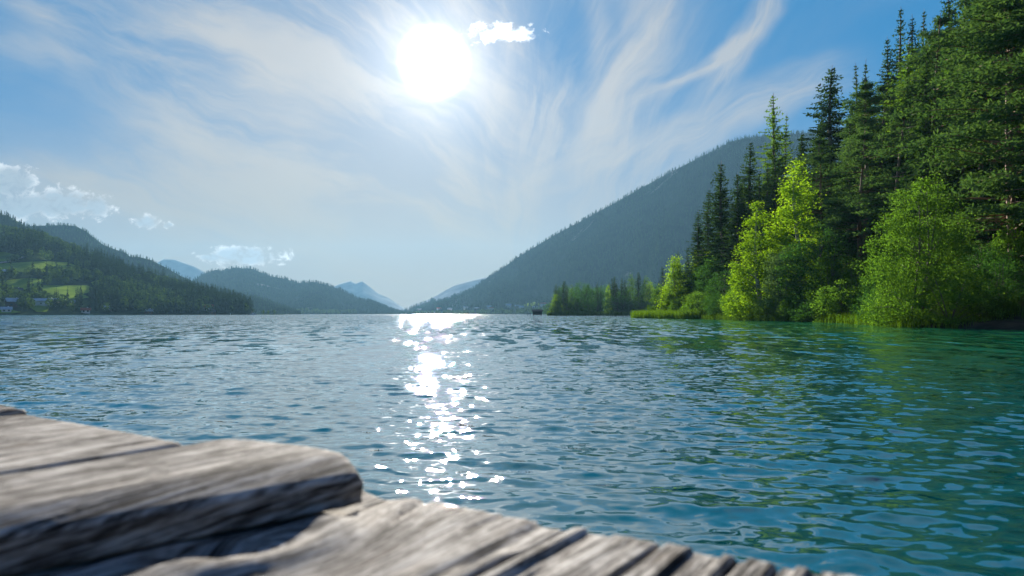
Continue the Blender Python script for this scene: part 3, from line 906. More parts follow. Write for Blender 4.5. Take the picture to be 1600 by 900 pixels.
# ------------------------------------------------------------------ detailed trees (templates of trunk + crown)
def spruce(seed, H=22.0, Rr=3.6, sparse=1.0, crown0=0.10, m='spruce', droop=0.35):
    r = np.random.default_rng(seed)
    tr = MB()
    lean = r.normal(0, 0.012, 2)
    zz = np.linspace(0, H, 9)
    tr.tube(np.stack([lean[0] * zz + .15 * np.sin(zz * .3), lean[1] * zz, zz], -1), 0.30 * (1 - zz / H) ** 0.8 * H / 22 + 0.02, 7)
    C, A, B = [], [], []
    z = H * crown0
    while z < H * 0.985:
        q = (z - H * crown0) / (H * (1 - crown0))
        n = r.integers(4, 7)
        th0 = r.uniform(0, 6.28)
        for j in range(n):
            if r.random() > sparse: continue
            th = th0 + 6.283 * j / n + r.normal(0, .25)
            ln = (Rr * (1 - q) ** 0.78 * (0.55 + 0.45 * min(1, q * 6 + .35)) + 0.10) * r.uniform(0.55, 1.2)
            d0 = np.array([math.cos(th), math.sin(th), 0]); sd = np.array([-math.sin(th), math.cos(th), 0])
            dr = droop * r.uniform(.6, 1.3) * (1.0 - 0.9 * q)
            base = np.array([lean[0] * z + .15 * math.sin(z * .3), lean[1] * z, z])
            k = max(3, int(ln / 0.26))
            tt = np.linspace(0.12, 1, k)
            cz = 0.25 * q * tt * ln - dr * ln * tt + 0.30 * dr * ln * tt ** 3
            P = base + d0 * (ln * tt)[:, None] + np.array([0, 0, 1]) * cz[:, None]
            if ln > 1.0 and (j % 2 == 0):
                tr.tube(np.vstack([base, P[k // 2], P[-1]]), [0.045, 0.028, 0.008], 4)
            tip = min(1.0, .25 + ln / 1.3)
            wl = (0.16 + 0.44 * ln ** .5 * (1 - tt * 0.75)) * r.uniform(.8, 1.15) * tip
            for sg in (-1, 1):
                ax = sd * sg * 0.85 + d0 * 0.5 + np.array([0, 0, -0.28])
                ax = ax + r.normal(0, .14, (k, 3))
                L_ = wl * r.uniform(.7, 1.2, k)
                C.append(P + ax * (L_ * .5)[:, None]); A.append(ax * (L_ * .55)[:, None])
                B.append((d0 * 0.11 + np.array([0, 0, 0.03]) + r.normal(0, .025, (k, 3))) * (0.8 + .6 * r.random((k, 1))) * tip)
            # hanging twigs under the branch
            C.append(P + np.array([0, 0, -.12])); A.append((np.array([0, 0, -.20]) + r.normal(0, .05, (k, 3))) * tip); B.append(sd * .09 + d0 * r.normal(0, .05, (k, 1)))
        z += H * 0.0185 * r.uniform(.8, 1.25)
    V_, F_ = quads(np.concatenate(C), np.concatenate(A), np.concatenate(B))
    return tr.mesh('trunk', M['bspruce'], True), make_mesh('crown', V_, F_, M[m]), H, Rr


def pine(seed, H=22.0, Rr=4.6, crown0=0.34, nb=54, m='pine', dead=10):
    r = np.random.default_rng(seed)
    tr = MB()
    zz = np.linspace(0, H, 12)
    wx, wy = r.normal(0, .35, 2)
    cx = lambda z: wx * np.sin(z / H * 4.0) + r0 * z
    r0 = r.normal(0, .02)
    cy = lambda z: wy * np.sin(z / H * 3.1)
    tr.tube(np.stack([cx(zz), cy(zz), zz], -1), 0.28 * (1 - zz / H) ** 0.7 + 0.03, 8)
    C, A, B = [], [], []
    for i in range(nb + dead):
        isdead = i >= nb
        q = r.uniform(0, 1) if not isdead else r.uniform(-.7, .1)
        z = H * (crown0 + (0.97 - crown0) * q)
        th = r.uniform(0, 6.28) if i % 3 else i * 2.4
        ln = Rr * (max(0.05, 1 - max(q, 0) ** 1.7)) ** .6 * r.uniform(.55, 1.1) * (0.55 if isdead else 1)
        d0 = np.array([math.cos(th), math.sin(th), 0.0]); sd = np.array([-math.sin(th), math.cos(th), 0])
        base = np.array([cx(z), cy(z), z])
        rise = r.uniform(-.25, .25) + .25 * max(q, 0)
        bend = r.normal(0, .25)
        pt = lambda t: base + d0 * ln * t + sd * bend * ln * t * t + np.array([0, 0, rise * ln * t - .10 * ln * t * t])
        tr.tube([base, pt(.35), pt(.7), pt(1)], [0.075, .055, .03, .008], 4)
        if isdead:
            tr.tube([pt(.5), pt(.5) + sd * .5 + d0 * .4 + np.array([0, 0, -.3])], [.03, .008], 4); continue
        for u in np.linspace(0.42, 1.0, max(3, int(ln * 1.35))):
            for sg in (-1, 0, 1):
                if r.random() < .2: continue
                c0 = pt(u) + sd * sg * ln * .22 * r.uniform(.5, 1.2) + np.array([0, 0, r.uniform(0, .18)])
                n = r.integers(20, 30)
                off = r.normal(0, 1, (n, 3)) * np.array([.40, .40, .12])
                ax = r.normal(0, 1, (n, 3)) * np.array([1, 1, .35]) + np.array([0, 0, .45])
                ax /= np.linalg.norm(ax, axis=1)[:, None]
                L_ = r.uniform(.10, .22, n)[:, None]
                bx = np.cross(ax, orient(n, r)); bx /= np.linalg.norm(bx, axis=1)[:, None] + 1e-6
                C.append(c0 + off); A.append(ax * L_); B.append(bx * .065)
    V_, F_ = quads(np.concatenate(C), np.concatenate(A), np.concatenate(B))
    return tr.mesh('trunk', M['bpine'], True), make_mesh('crown', V_, F_, M[m]), H, Rr


def broadleaf(seed, H, Rr, crown0, shape, nclu, lpc, leaf, m, bk='bdark', droop=0.0, stems=1, cr=None, gaps=0.5):
    r = np.random.default_rng(seed)
    tr = MB(); C, A, B = [], [], []
    z0 = H * crown0; Hc = H - z0
    cr = cr or Rr * 0.2

    def env(q):
        if shape == 'birch': return Rr * np.clip(1 - q, 0, 1) ** 0.62 * np.minimum(1, .55 + q * 2.2)
        if shape == 'egg': return Rr * np.sqrt(np.clip(1 - (1.45 * q - .45) ** 2, 0, 1)) * np.clip(1.08 - .25 * q, 0, 1)
        if shape == 'cone': return Rr * np.clip(1 - q ** 1.5, 0, 1) ** 0.85 * np.minimum(1, .72 + q * 1.6)
        return Rr * np.sqrt(np.clip(1 - (1.7 * q - .72) ** 2 / 1.0, 0.02, 1))
    qs, th = [], []
    while len(qs) < nclu:
        q = r.random()
        if r.random() < (env(np.array(q)) / Rr) ** 1.4 + .04:
            a = r.uniform(0, 6.283)
            if vn(np.array(a * 1.3 + seed), np.array(q * 7.0), seed) < gaps * .42: continue
            qs.append(q); th.append(a)
    qs = np.array(qs); th = np.array(th)
    lump = (0.86 if shape == 'egg' else 0.72) + (0.26 if shape == 'egg' else 0.55) * vn(np.cos(th) * 2.2 + seed, np.sin(th) * 2.2 + qs * 6, seed + 3)
    rad = env(qs) * lump * r.uniform(.08, 1, nclu) ** 0.42
    cl = np.stack([np.cos(th) * rad, np.sin(th) * rad, z0 + qs * Hc * r.uniform(.98, 1.02, nclu)], -1)
    cl[:, 2] -= droop * rad * .5
    st = []
    for s_ in range(stems):
        bx = np.array([r.normal(0, .25), r.normal(0, .25), -.3]) if stems > 1 else np.array([0, 0, -.4])
        tx = np.array([r.normal(0, Rr * .3), r.normal(0, Rr * .3), H * .93]) if stems > 1 else np.array([r.normal(0, .2), r.normal(0, .2), H * .96])
        zz = np.linspace(0, 1, 8)
        pts = bx + (tx - bx) * zz[:, None] + np.stack([.02 * H * np.sin(zz * 5 + s_), .02 * H * np.cos(zz * 4 + s_), zz * 0], -1)
        tr.tube(pts, (0.012 * H / stems ** .4) * (1 - zz) ** .8 + .015, 7); st.append(pts)
    for i in r.permutation(nclu)[:46]:
        p = st[i % stems]
        zt = np.clip((cl[i, 2] - rad[i] * r.uniform(.5, 1.0)) / (H * .95), .08, .9)
        b0 = np.array([np.interp(zt, np.linspace(0, 1, 8), p[:, k]) for k in range(3)])
        mid = (b0 + cl[i]) / 2 + np.array([0, 0, rad[i] * .12])
        tr.tube([b0, mid, cl[i]], [.0035 * H, .0022 * H, .006], 4)
    n = nclu * lpc
    c = np.repeat(cl, lpc, 0) + r.normal(0, 1, (n, 3)) * cr * np.array([.8, .8, .55]) * np.repeat(r.uniform(.6, 1.25, nclu), lpc)[:, None]
    if droop: c[:, 2] -= np.abs(r.normal(0, droop * cr * 1.4, n))
    ax = orient(n, r) + np.array([0, 0, -.35 - droop]); ax /= np.linalg.norm(ax, axis=1)[:, None]
    up = np.array([0, 0, 1.0]) + r.normal(0, .55, (n, 3))
    bx = np.cross(ax, up); bx /= np.linalg.norm(bx, axis=1)[:, None] + 1e-6
    L_ = leaf * r.uniform(.6, 1.25, n)[:, None]
    V_, F_ = quads(c, ax * L_ * .5, bx * L_ * .36)
    return tr.mesh('trunk', M[bk], True), make_mesh('crown', V_, F_, M[m]), H, Rr


T = {}
for i in range(5): T['spruce', i] = spruce(100 + i, 22, 3.3 + .25 * i)
for i in range(2): T['thin', i] = spruce(120 + i, 22, 2.3, .8, .12)
for i in range(4): T['pine', i] = pine(140 + i, 22, 4.4 + .3 * i, .30 + .05 * i)
for i in range(2): T['larch', i] = spruce(160 + i, 22, 2.9, .62, .34, 'larch', .2)
for i in range(2): T['bigpine', i] = pine(150 + i, 22, 6.2, .12, 96, 'pine', 16)
for i in range(2): T['birch', i] = broadleaf(180 + i, 19, 3.1, .03, 'birch', 260, 84, .21, 'birch', 'bbirch', .7, cr=.46, gaps=.4)
for i in range(2): T['youngbirch', i] = broadleaf(184 + i, 12, 2.6, .05, 'birch', 220, 44, .24, 'birch', 'bbirch', .4, cr=.5)
T['alder', 0] = broadleaf(190, 9, 3.3, .0, 'egg', 460, 96, .12, 'alder', stems=3, cr=.37, gaps=.25)
for i in range(3): T['shrub', i] = broadleaf(200 + i, 4, 2.6, .0, 'round', 120, 86, .14, 'alder', stems=4, cr=.34, gaps=.4)
T['willow', 0] = broadleaf(210, 8, 2.8, .0, 'round', 200, 46, .14, 'willow', stems=3, cr=.42)
for i in range(2): T['broad', i] = broadleaf(220 + i, 10, 3.8, .0, 'round', 280, 42, .17, 'dark', stems=3, cr=.5)
for i in range(2): T['tallbroad', i] = broadleaf(226 + i, 14, 3.4, .0, 'egg', 190, 60, .24, 'mid', stems=2, cr=.55, gaps=.6)
for i in range(2): T['darkshrub', i] = broadleaf(230 + i, 4, 2.6, .0, 'round', 130, 40, .15, 'dark', stems=4, cr=.4)

NAMES = dict(spruce='spruce_tree', thin='spruce_tree', pine='pine_tree', larch='larch_tree', bigpine='pine_tree', birch='birch_tree', youngbirch='birch_tree', alder='alder_tree', shrub='shrub', willow='willow_tree', broad='broadleaf_tree', tallbroad='broadleaf_tree', darkshrub='shrub')
trng = random.Random(5)


def tree(key, X, Y, z, H, Wd, label, group=None, rz=None):
    tr, cr_, H0, R0 = T[key]
    o = obj(NAMES[key[0]], None, loc=(X, Y, z)); o.rotation_euler = (0, 0, trng.uniform(0, 6.28) if rz is None else rz)
    o.scale = (Wd / (2 * R0), Wd / (2 * R0), H / H0)
    obj('trunk', tr, o); obj('crown', cr_, o)
    return tag(o, label, 'shrub' if 'shrub' in key[0] else 'tree', group)


def place(key, px, top, Y, wpx, label, group=None, sink=.15):
    X = (px - 800) / F * Y
    z = float(bank_h(X, Y)) - sink
    H = CAMZ + (HOR - top) / F * Y - z
    return tree(key, X, Y, max(z, -.1), H, wpx / F * Y, label, group)


bank = [
    (('birch', 0), 1185, 310, 85, 106, 'bright yellow green birch, the shorter of the two tall shore birches'),
    (('birch', 1), 1245, 248, 84, 122, 'tallest bright yellow green birch on the right shore'),
    (('youngbirch', 0), 1056, 398, 128, 56, 'bright green young birch at the reed tip of the right bank'),
    (('youngbirch', 1), 1097, 386, 122, 66, 'bright young birch second from the reed tip'),
    (('willow', 0), 1226, 388, 77, 72, 'pale silvery green willow in front of the tall birches'),
    (('broad', 0), 1284, 358, 73, 120, 'dark green broad tree just right of the silvery willow'),
    (('tallbroad', 0), 1293, 398, 68, 66, 'light green bushy tree in front of the dark broad tree'),
    (('shrub', 0), 1322, 440, 63, 100, 'leafy pale shrub overhanging the water between willow and alder'),
    (('broad', 1), 1134, 420, 101, 64, 'dark leafy tree left of the shorter tall birch'),
    (('shrub', 1), 1096, 456, 109, 62, 'grey green waterside shrub below the second young birch'),
    (('shrub', 2), 1160, 446, 91, 58, 'light green waterside shrub at the foot of the shorter birch'),
    (('shrub', 0), 1203, 464, 80, 60, 'low bright shrub under the two tall birches'),
    (('shrub', 1), 1250, 462, 73, 66, 'low shrub at the water below the silvery willow'),
    (('alder', 0), 1438, 279, 42.5, 160, 'large rounded bright green alder at the water on the right'),
    (('shrub', 2), 1487, 432, 39.6, 130, 'bright green shrub leaning over the water right of the alder'),
    (('darkshrub', 0), 1540, 410, 42, 90, 'dark green shrub right of the big alder'),
    (('shrub', 0), 1600, 345, 45, 80, 'leafy green shrub cut by the right picture edge'),
    (('darkshrub', 1), 1378, 462, 49, 80, 'dark low shrub left of the big alder'),
    (('darkshrub', 0), 1275, 470, 68, 70, 'dark low shrub under the light green bushy tree'),
    (('darkshrub', 1), 1130, 466, 98, 50, 'dark low shrub under the dark leafy tree near the reeds'),
    (('tallbroad', 1), 1340, 405, 64, 60, 'mid green bushy tree behind the overhanging pale shrub'),
    (('tallbroad', 0), 1076, 418, 126, 62, 'mid green tree between the two young birches of the reed tip'),
    (('broad', 0), 1118, 402, 112, 66, 'dark green tree behind the waterside shrubs right of the young birches'),
    (('tallbroad', 1), 1034, 446, 134, 44, 'low light green tree at the very tip of the right bank'),
    (('broad', 1), 1390, 400, 52, 90, 'dark green bushy tree just behind the big alder on its left'),
    (('broad', 0), 1540, 380, 46, 110, 'dark green bushy tree just behind the big alder on its right'),
    (('shrub', 1), 1066, 466, 121, 44, 'small bright shrub among the reeds at the bank tip'),
]
for b in bank: place(*b)
con = [
    (('spruce', 0), 1130, 250, 116, 92, 'dark spruce at the left edge of the forest slope'),
    (('spruce', 1), 1166, 222, 118, 84, 'second dark spruce from the left edge of the slope'),
    (('larch', 0), 1209, 146, 121, 76, 'thin see through larch standing above the slope skyline'),
    (('larch', 1), 1226, 176, 124, 44, 'smaller thin larch right beside the tall see through larch'),
    (('spruce', 4), 1296, 102, 110, 140, 'tall dark spruce peak standing out against the sky'),
    (('thin', 0), 1338, 98, 120, 44, 'slim spruce tip right of the tall dark spruce peak'),
    (('thin', 1), 1353, 92, 122, 44, 'slim spruce tip second right of the dark spruce peak'),
    (('spruce', 2), 1384, 58, 113, 66, 'spruce stepping up the skyline left of the highest tips'),
    (('thin', 0), 1404, 10, 111, 62, 'slender spruce tip near the top of the picture'),
    (('thin', 1), 1423, 22, 109, 56, 'slender spruce tip just right of the highest tip'),
    (('thin', 0), 1446, 12, 114, 50, 'slender skyline spruce third from the top left'),
    (('pine', 0), 1334, 182, 92, 120, 'pine with layered branches in the middle of the slope'),
    (('larch', 0), 1428, 60, 80, 110, 'light green larch with a long bare trunk above the alder'),
    (('pine', 1), 1347, 205, 74, 130, 'pine with a bare reddish trunk left of the big alder'),
    (('spruce', 3), 1482, -30, 74, 130, 'tall spruce filling the upper slope right of the larch'),
    (('pine', 2), 1528, -50, 60, 150, 'tall pine behind the big alder near the right edge'),
    (('bigpine', 0), 1586, -90, 46, 300, 'large spreading pine at the right edge with long bare branches'),
    (('bigpine', 1), 1545, 30, 56, 200, 'spreading pine just left of the large right edge pine'),
    (('spruce', 1), 1250, 210, 106, 90, 'spruce behind the tallest birch'),
    (('pine', 3), 1285, 240, 92, 110, 'pine behind the dark broad shore tree'),
    (('spruce', 2), 1195, 260, 110, 80, 'spruce between the dark left spruces and the birches'),
    (('pine', 0), 1390, 130, 86, 120, 'layered pine left of the long trunked larch'),
]
for c in con: place(*c)
# the crowd of trees on the slope
pr = np.random.default_rng(9)
pts = [((c[1] - 800) / F * c[3], c[3]) for c in con]
for k in range(6000):
    Y = pr.uniform(36, 172); X = pr.uniform(29, 118)
    if X / Y > 0.86 or X / Y < 0.27: continue
    s = min(X - np.interp(Y, XS[:, 0], XS[:, 1]), (137 + (X - 26) * .3 - Y) * .9)
    if s < 6.5: continue
    if 800 + F * X / Y < 1325 and Y < 97: continue          # the shore birches stand in the open
    if min((X - a) ** 2 + (Y - b) ** 2 for a, b in pts) < (3.7 + 0.011 * Y) ** 2: continue
    z = float(bank_h(X, Y)) - .2
    # keep the sky line of the photograph: nothing taller than it
    px = 800 + F * X / Y
    sky_y = np.interp(px, [1090, 1130, 1170, 1210, 1240, 1296, 1330, 1384, 1404, 1450, 1600], [300, 262, 238, 215, 190, 150, 130, 85, 55, 25, -200])
    Hmax = CAMZ + (HOR - sky_y - pr.uniform(0, 45)) / F * Y - z
    H = min(pr.uniform(17, 25), Hmax)
    if H < 9: continue
    pts.append((X, Y))
    q = pr.random()
    if q < .52: key, kind = ('spruce', int(pr.integers(5))), 'spruce'
    elif q < .80: key, kind = ('pine', int(pr.integers(4))), 'pine'
    elif q < .88: key, kind = ('thin', int(pr.integers(2))), 'spruce'
    else: key, kind = ('larch', int(pr.integers(2))), 'larch'
    sc_ = {'spruce': 7.0, 'pine': 8.5, 'thin': 4.8, 'larch': 6.0}[key[0]] * pr.uniform(.85, 1.2)
    far_ = 'upper' if z > 16 else 'lower'
    tree(key, X, Y, z, H, sc_ * min(1, H / 16), '%s crowded among others on the %s part of the dark right forest slope' % (kind, far_), '%s trees on the %s right slope' % (kind, far_))
    if len(pts) > 300: break
# young growth under the trees, on the lower slope
upts = []
for k in range(900):
    Y = pr.uniform(40, 125); X = pr.uniform(27, 66)
    s = X - np.interp(Y, XS[:, 0], XS[:, 1])
    if not 1.5 < s < 16 or X / Y > .84: continue
    if upts and min((X - a) ** 2 + (Y - b) ** 2 for a, b in upts) < 9: continue
    upts.append((X, Y))
    key = ('darkshrub', int(pr.integers(2))) if pr.random() < .7 else ('shrub', int(pr.integers(3)))
    tree(key, X, Y, float(bank_h(X, Y)) - .2, pr.uniform(1.8, 4.0), pr.uniform(2.5, 4.5), 'low undergrowth bush in the shade under the right bank trees', 'undergrowth on the right bank')
    if len(upts) > 85: break


# ------------------------------------------------------------------ reeds and shore grass
def blades(name, pos, hmin, hmax, label, seed, wd=.03):
    r = np.random.default_rng(seed); n = len(pos)
    h = r.uniform(hmin, hmax, n); th = r.uniform(0, 6.283, n); b = r.normal(0, .18, (n, 2))
    sx = np.stack([np.cos(th), np.sin(th), np.zeros(n)], -1) * wd * r.uniform(.6, 1.4, n)[:, None]
    mid = pos + np.stack([b[:, 0] * h * .35, b[:, 1] * h * .35, h * .6], -1); tip = pos + np.stack([b[:, 0] * h, b[:, 1] * h, h], -1)
    V_ = np.stack([pos - sx, pos + sx, mid + sx * .7, mid - sx * .7, tip], 1).reshape(-1, 3)
    base = (np.arange(n) * 5)[:, None]
    F4 = base + np.array([[0, 1, 2, 3]]); F3 = base + np.array([[3, 2, 4]])
    F_ = np.concatenate([F4, np.concatenate([F3, F3[:, 2:]], 1)])
    me = make_mesh(name, V_, [tuple(f) if f[2] != f[3] else tuple(f[:3]) for f in F_.tolist()], M['reed'])
    return tag(obj(name, me), label, 'reeds', kind='stuff')


r = np.random.default_rng(61)
pos = []
for k in range(9000):
    Y = r.uniform(103, 141); X = np.interp(Y, XS[:, 0], XS[:, 1]) + r.uniform(-2.4, 3.0) * min(1, (Y - 100) / 14)
    if (137 + (X - 26) * .3 - Y) < -3: continue
    pos.append((X, Y, -.15))
pos = np.array(pos[:7500])
blades('reeds', pos, .8, 1.9, 'bright green reeds on the tip of the right bank', 62, .035)
pos = np.array([(np.interp(Y, XS[:, 0], XS[:, 1]) + r.uniform(-.5, 1.6), Y, -.05) for Y in r.uniform(37, 104, 6000)])
blades('shore_grass', pos, .3, 1.1, 'fringe of grass along the foot of the right bank', 63, .02)
pos = np.array([(X, 39.0 + r.normal(0, .8), -.1) for X in r.normal(28.6, 1.1, 500)])
blades('reeds', pos, 1.0, 2.6, 'tall dark reeds at the water near the right edge', 64, .02)

# ------------------------------------------------------------------ the wooded point beyond the bay
sp_ = MB()
ring = [(14.5, 330), (26, 326), (60, 324), (110, 322), (170, 300), (260, 300), (260, 460), (120, 470), (60, 440), (30, 400), (16, 360)]
cxy = np.mean(ring, 0)
inner = [tuple(np.array(p) + (cxy - np.array(p)) / np.linalg.norm(cxy - np.array(p)) * 5) for p in ring]
n = len(ring)
sp_.add([(x, y, -1.2) for x, y in ring] + [(x, y, .55) for x, y in inner], [(i, (i + 1) % n, n + (i + 1) % n, n + i) for i in range(n)] + [tuple(n + i for i in range(n))])
tag(obj('shore_point', sp_.mesh('shore_point', M['floor'])), 'low wooded point behind the boathouse beyond the bay', 'shore', kind='structure')
pt_ = [
    (('spruce', 0), 868, 443, 14, 'leftmost dark spruce of the pair on the point behind the boathouse'),
    (('spruce', 3), 880, 438, 20, 'taller dark spruce of the pair on the point behind the boathouse'),
    (('tallbroad', 0), 893, 446, 11, 'narrow light green tree right of the point spruce pair'),
    (('youngbirch', 0), 869, 459, 22, 'light green tree right beside the boathouse'),
    (('broad', 0), 859, 474, 20, 'low dark leafy tree touching the boathouse'),
    (('broad', 1), 909, 453, 15, 'dark round topped tree right of the narrow light tree'),
    (('tallbroad', 1), 903, 467, 24, 'mid green waterside tree below the dark round topped one'),
    (('thin', 0), 925, 449, 5, 'shortest of the three slim conifers over the big round tree'),
    (('thin', 1), 934, 439, 6, 'tallest of the three slim conifers over the big round tree'),
    (('thin', 0), 938.5, 441, 6, 'rightmost of the three slim conifers over the big round tree'),
    (('broad', 0), 935, 450, 32, 'big round dark green tree in the middle of the point'),
    (('youngbirch', 1), 950, 443, 11, 'pale thin tree between the big round tree and dark spruces'),
    (('spruce', 1), 961, 431, 18, 'left spruce of the dark trio in the middle of the point'),
    (('spruce', 2), 971, 433, 13, 'middle spruce of the dark trio on the point'),
    (('spruce', 0), 977, 436, 11, 'right spruce of the dark trio on the point'),
    (('broad', 1), 967, 460, 40, 'wide round tree at the water below the dark spruce trio'),
    (('tallbroad', 0), 986, 430, 18, 'light green tree leaning on the tall dark spruce of the point'),
    (('spruce', 4), 998, 424, 21, 'tall dark spruce on the right half of the point'),
    (('tallbroad', 1), 1010, 432, 16, 'green tree right behind the tall dark spruce of the point'),
    (('youngbirch', 0), 1015, 438, 21, 'light drooping tree on the right half of the point'),
    (('tallbroad', 0), 999, 464, 24, 'low green tree below the tall dark spruce of the point'),
    (('broad', 1), 1019, 468, 22, 'low bush at the right end of the point'),
    (('spruce', 3), 1037, 415, 26, 'large dark spruce at the right end of the point'),
    (('spruce', 1), 1058, 392, 20, 'left dark spruce behind the young birches of the reed tip'),
    (('spruce', 4), 1074, 385, 24, 'middle dark spruce behind the young birches of the reed tip'),
    (('spruce', 2), 1084, 387, 18, 'right dark spruce behind the young birches of the reed tip'),
    (('broad', 0), 1040, 455, 30, 'dark leafy tree below the large spruce at the right end of the point'),
    (('tallbroad', 1), 888, 470, 22, 'green waterside tree in front of the spruce pair'),
    (('broad', 0), 920, 468, 22, 'dark waterside bush left of the big round tree'),
    (('broad', 1), 985, 468, 26, 'dark waterside bush between the wide tree and the low green tree'),
]
for i, (key, px, top, wp, lb) in enumerate(pt_):
    Y = 338.0 + (0 if top > 452 else 9) + (i % 3) * 2
    H = (HOR - top) / F * Y + CAMZ - .4
    tree(key, (px - 800) / F * Y, Y, .4, H, wp / F * Y * (1.4 if key[0] in ('spruce', 'thin') else 1.15), lb)
# more of the wood standing behind them
for k in range(46):
    Y = r.uniform(352, 425); px = r.uniform(872, 1080)
    H = r.uniform(12, 20)
    tree(('spruce', int(r.integers(5))) if k % 3 else ('broad', int(r.integers(2))), (px - 800) / F * Y, Y, .4, H, H * (.36 if k % 3 else .8), 'tree in the wood behind the front row on the far point', 'trees at the back of the far point')
pos = np.stack([r.uniform(17, 60, 2600), r.normal(329, 1.0, 2600), np.zeros(2600)], -1)
pos[:, 1] = 330 - (pos[:, 0] - 14) * .12 + r.normal(0, .8, 2600)
blades('shore_grass', pos, 1.0, 2.4, 'bright grass fringe along the water on the far point', 65, .10)

# ------------------------------------------------------------------ boathouse
Y = 324.0
bh = obj('boathouse', None, loc=((839.5 - 800) / F * Y, Y, 0))
wdt, dp, hh = 4.3, 5.0, 1.75
b = MB()
for x in (-wdt / 2 + .1, wdt / 2 - .1):
    b.box((x, 0, .85 + .35), (.12, dp, hh - .3))
b.box((0, dp / 2 - .06, 1.2), (wdt - .33, .12, hh - .3)); b.box((0, -dp / 2 + .1, 1.85), (wdt - .33, .1, .35))
obj('wall', b.mesh('wall', M['oldwood']), bh)
for i in range(9):
    b = MB(); b.box((-wdt / 2 + .4 + i * .44, -dp / 2 + .02, 1.1), (.38, .05, 1.6)); obj('board', b.mesh('board', M['oldwood']), bh)
b = MB()
b.add([(-2.5, -2.8, 1.95), (2.5, -2.8, 1.95), (2.5, 0, 2.75), (-2.5, 0, 2.75), (-2.5, 2.8, 1.95), (2.5, 2.8, 1.95), (-2.5, -2.8, 2.1), (2.5, -2.8, 2.1), (2.5, 0, 2.9), (-2.5, 0, 2.9), (-2.5, 2.8, 2.1), (2.5, 2.8, 2.1)],
      [(6, 7, 8, 9), (9, 8, 11, 10), (1, 0, 3, 2), (2, 3, 4, 5), (0, 1, 7, 6), (5, 4, 10, 11), (0, 6, 9, 3), (3, 9, 10, 4), (1, 2, 8, 7), (2, 5, 11, 8)])
obj('roof', b.mesh('roof', M['darkroof']), bh)
for x in (-1.9, 1.9):
    for y in (-2.2, 2.2):
        b = MB(); b.tube([(x, y, -2), (x, y, .5)], [.12, .12], 7); obj('post', b.mesh('post', M['oldwood']), bh)
tag(bh, 'small dark wooden boathouse over the water at the end of the point', 'boathouse')
for i, (px, lb) in enumerate([(824.5, 'leftmost mooring post standing in the water left of the boathouse'), (828.5, 'mooring post nearest the boathouse')]):
    b = MB(); b.tube([(0, 0, -2), (0, 0, .9 + i * .3)], [.16, .13], 8)
    tag(obj('mooring_post', b.mesh('mooring_post', M['oldwood']), loc=((px - 800) / F * 326, 326, 0)), lb, 'post')


# ------------------------------------------------------------------ boats
def hull(L, Wd, Hh, m, parent):
    n = 9; V_, F_ = [], []
    for i in range(n):
        u = i / (n - 1); bw = Wd / 2 * math.sin(math.pi * min(.5, .28 + u * .30)) * (1 - max(0, u - .55) / .45) ** .6 if u < .999 else .02
        sh = Hh * (1 + .35 * u * u)
        V_ += [(-L / 2 + L * u, -bw, sh), (-L / 2 + L * u * .97, -bw * .7, 0), (-L / 2 + L * u * .97, 0, -.2), (-L / 2 + L * u * .97, bw * .7, 0), (-L / 2 + L * u, bw, sh), (-L / 2 + L * u, bw * .85, sh - .12), (-L / 2 + L * u, 0, sh - .35), (-L / 2 + L * u, -bw * .85, sh - .12)]
    for i in range(n - 1):
        for k in range(8): F_.append((i * 8 + k, i * 8 + (k + 1) % 8, (i + 1) * 8 + (k + 1) % 8, (i + 1) * 8 + k))
    F_.append(tuple(range(7, -1, -1))); F_.append(tuple((n - 1) * 8 + k for k in range(8)))
    return obj('hull', make_mesh('hull', V_, F_, m), parent)


Y = 560.0
bt = obj('motorboat', None, loc=((395 - 800) / F * Y, Y, 0)); bt.rotation_euler = (0, 0, R(25))
hull(5.2, 2.0, .8, M['gel'], bt)
b = MB(); b.box((.2, 0, 1.15), (1.9, 1.4, .8)); cb = obj('cabin', b.mesh('cabin', M['gel']), bt)
b = MB(); b.box((1.18, 0, 1.3), (.06, 1.2, .4)); obj('windscreen', b.mesh('windscreen', M['pane']), cb)
b = MB(); b.box((.2, 0, 1.62), (2.2, 1.6, .1)); obj('cabin_roof', b.mesh('cabin_roof', M['gel']), cb)
b = MB(); b.tube([(-.6, 0, 1.6), (-.6, 0, 3.2)], [.05, .03], 6); obj('mast', b.mesh('mast', M['gel']), bt)
b = MB(); b.box((-2.75, 0, .6), (.4, .4, .9)); obj('outboard_motor', b.mesh('outboard_motor', M['hullblue']), bt)
tag(bt, 'small white motorboat off the end of the left hill', 'boat')
Y = 610.0
rb = obj('rowing_boat', None, loc=((640 - 800) / F * Y, Y, 0)); rb.rotation_euler = (0, 0, R(10))
hull(3.6, 1.4, .5, M['hullblue'], rb)
for x in (-.6, .5):
    b = MB(); b.box((x, 0, .42), (.3, 1.1, .05)); obj('seat', b.mesh('seat', M['timber']), rb)
for sg in (-1, 1):
    b = MB(); b.tube([(0, sg * .5, .62), (.2, sg * 1.9, .15)], [.03, .03], 6); obj('oar', b.mesh('oar', M['timber']), rb)
tag(rb, 'tiny dark rowing boat left of the sun glitter at the horizon', 'boat')
Y = 640.0
pl = MB(); pl.tube([(0, 0, -2), (0, 0, 1.6)], [.14, .12], 7)
tag(obj('marker_post', pl.mesh('marker_post', M['gel']), loc=((360 - 800) / F * Y, Y, 0)), 'pale marker post in the water under the left hill', 'post')

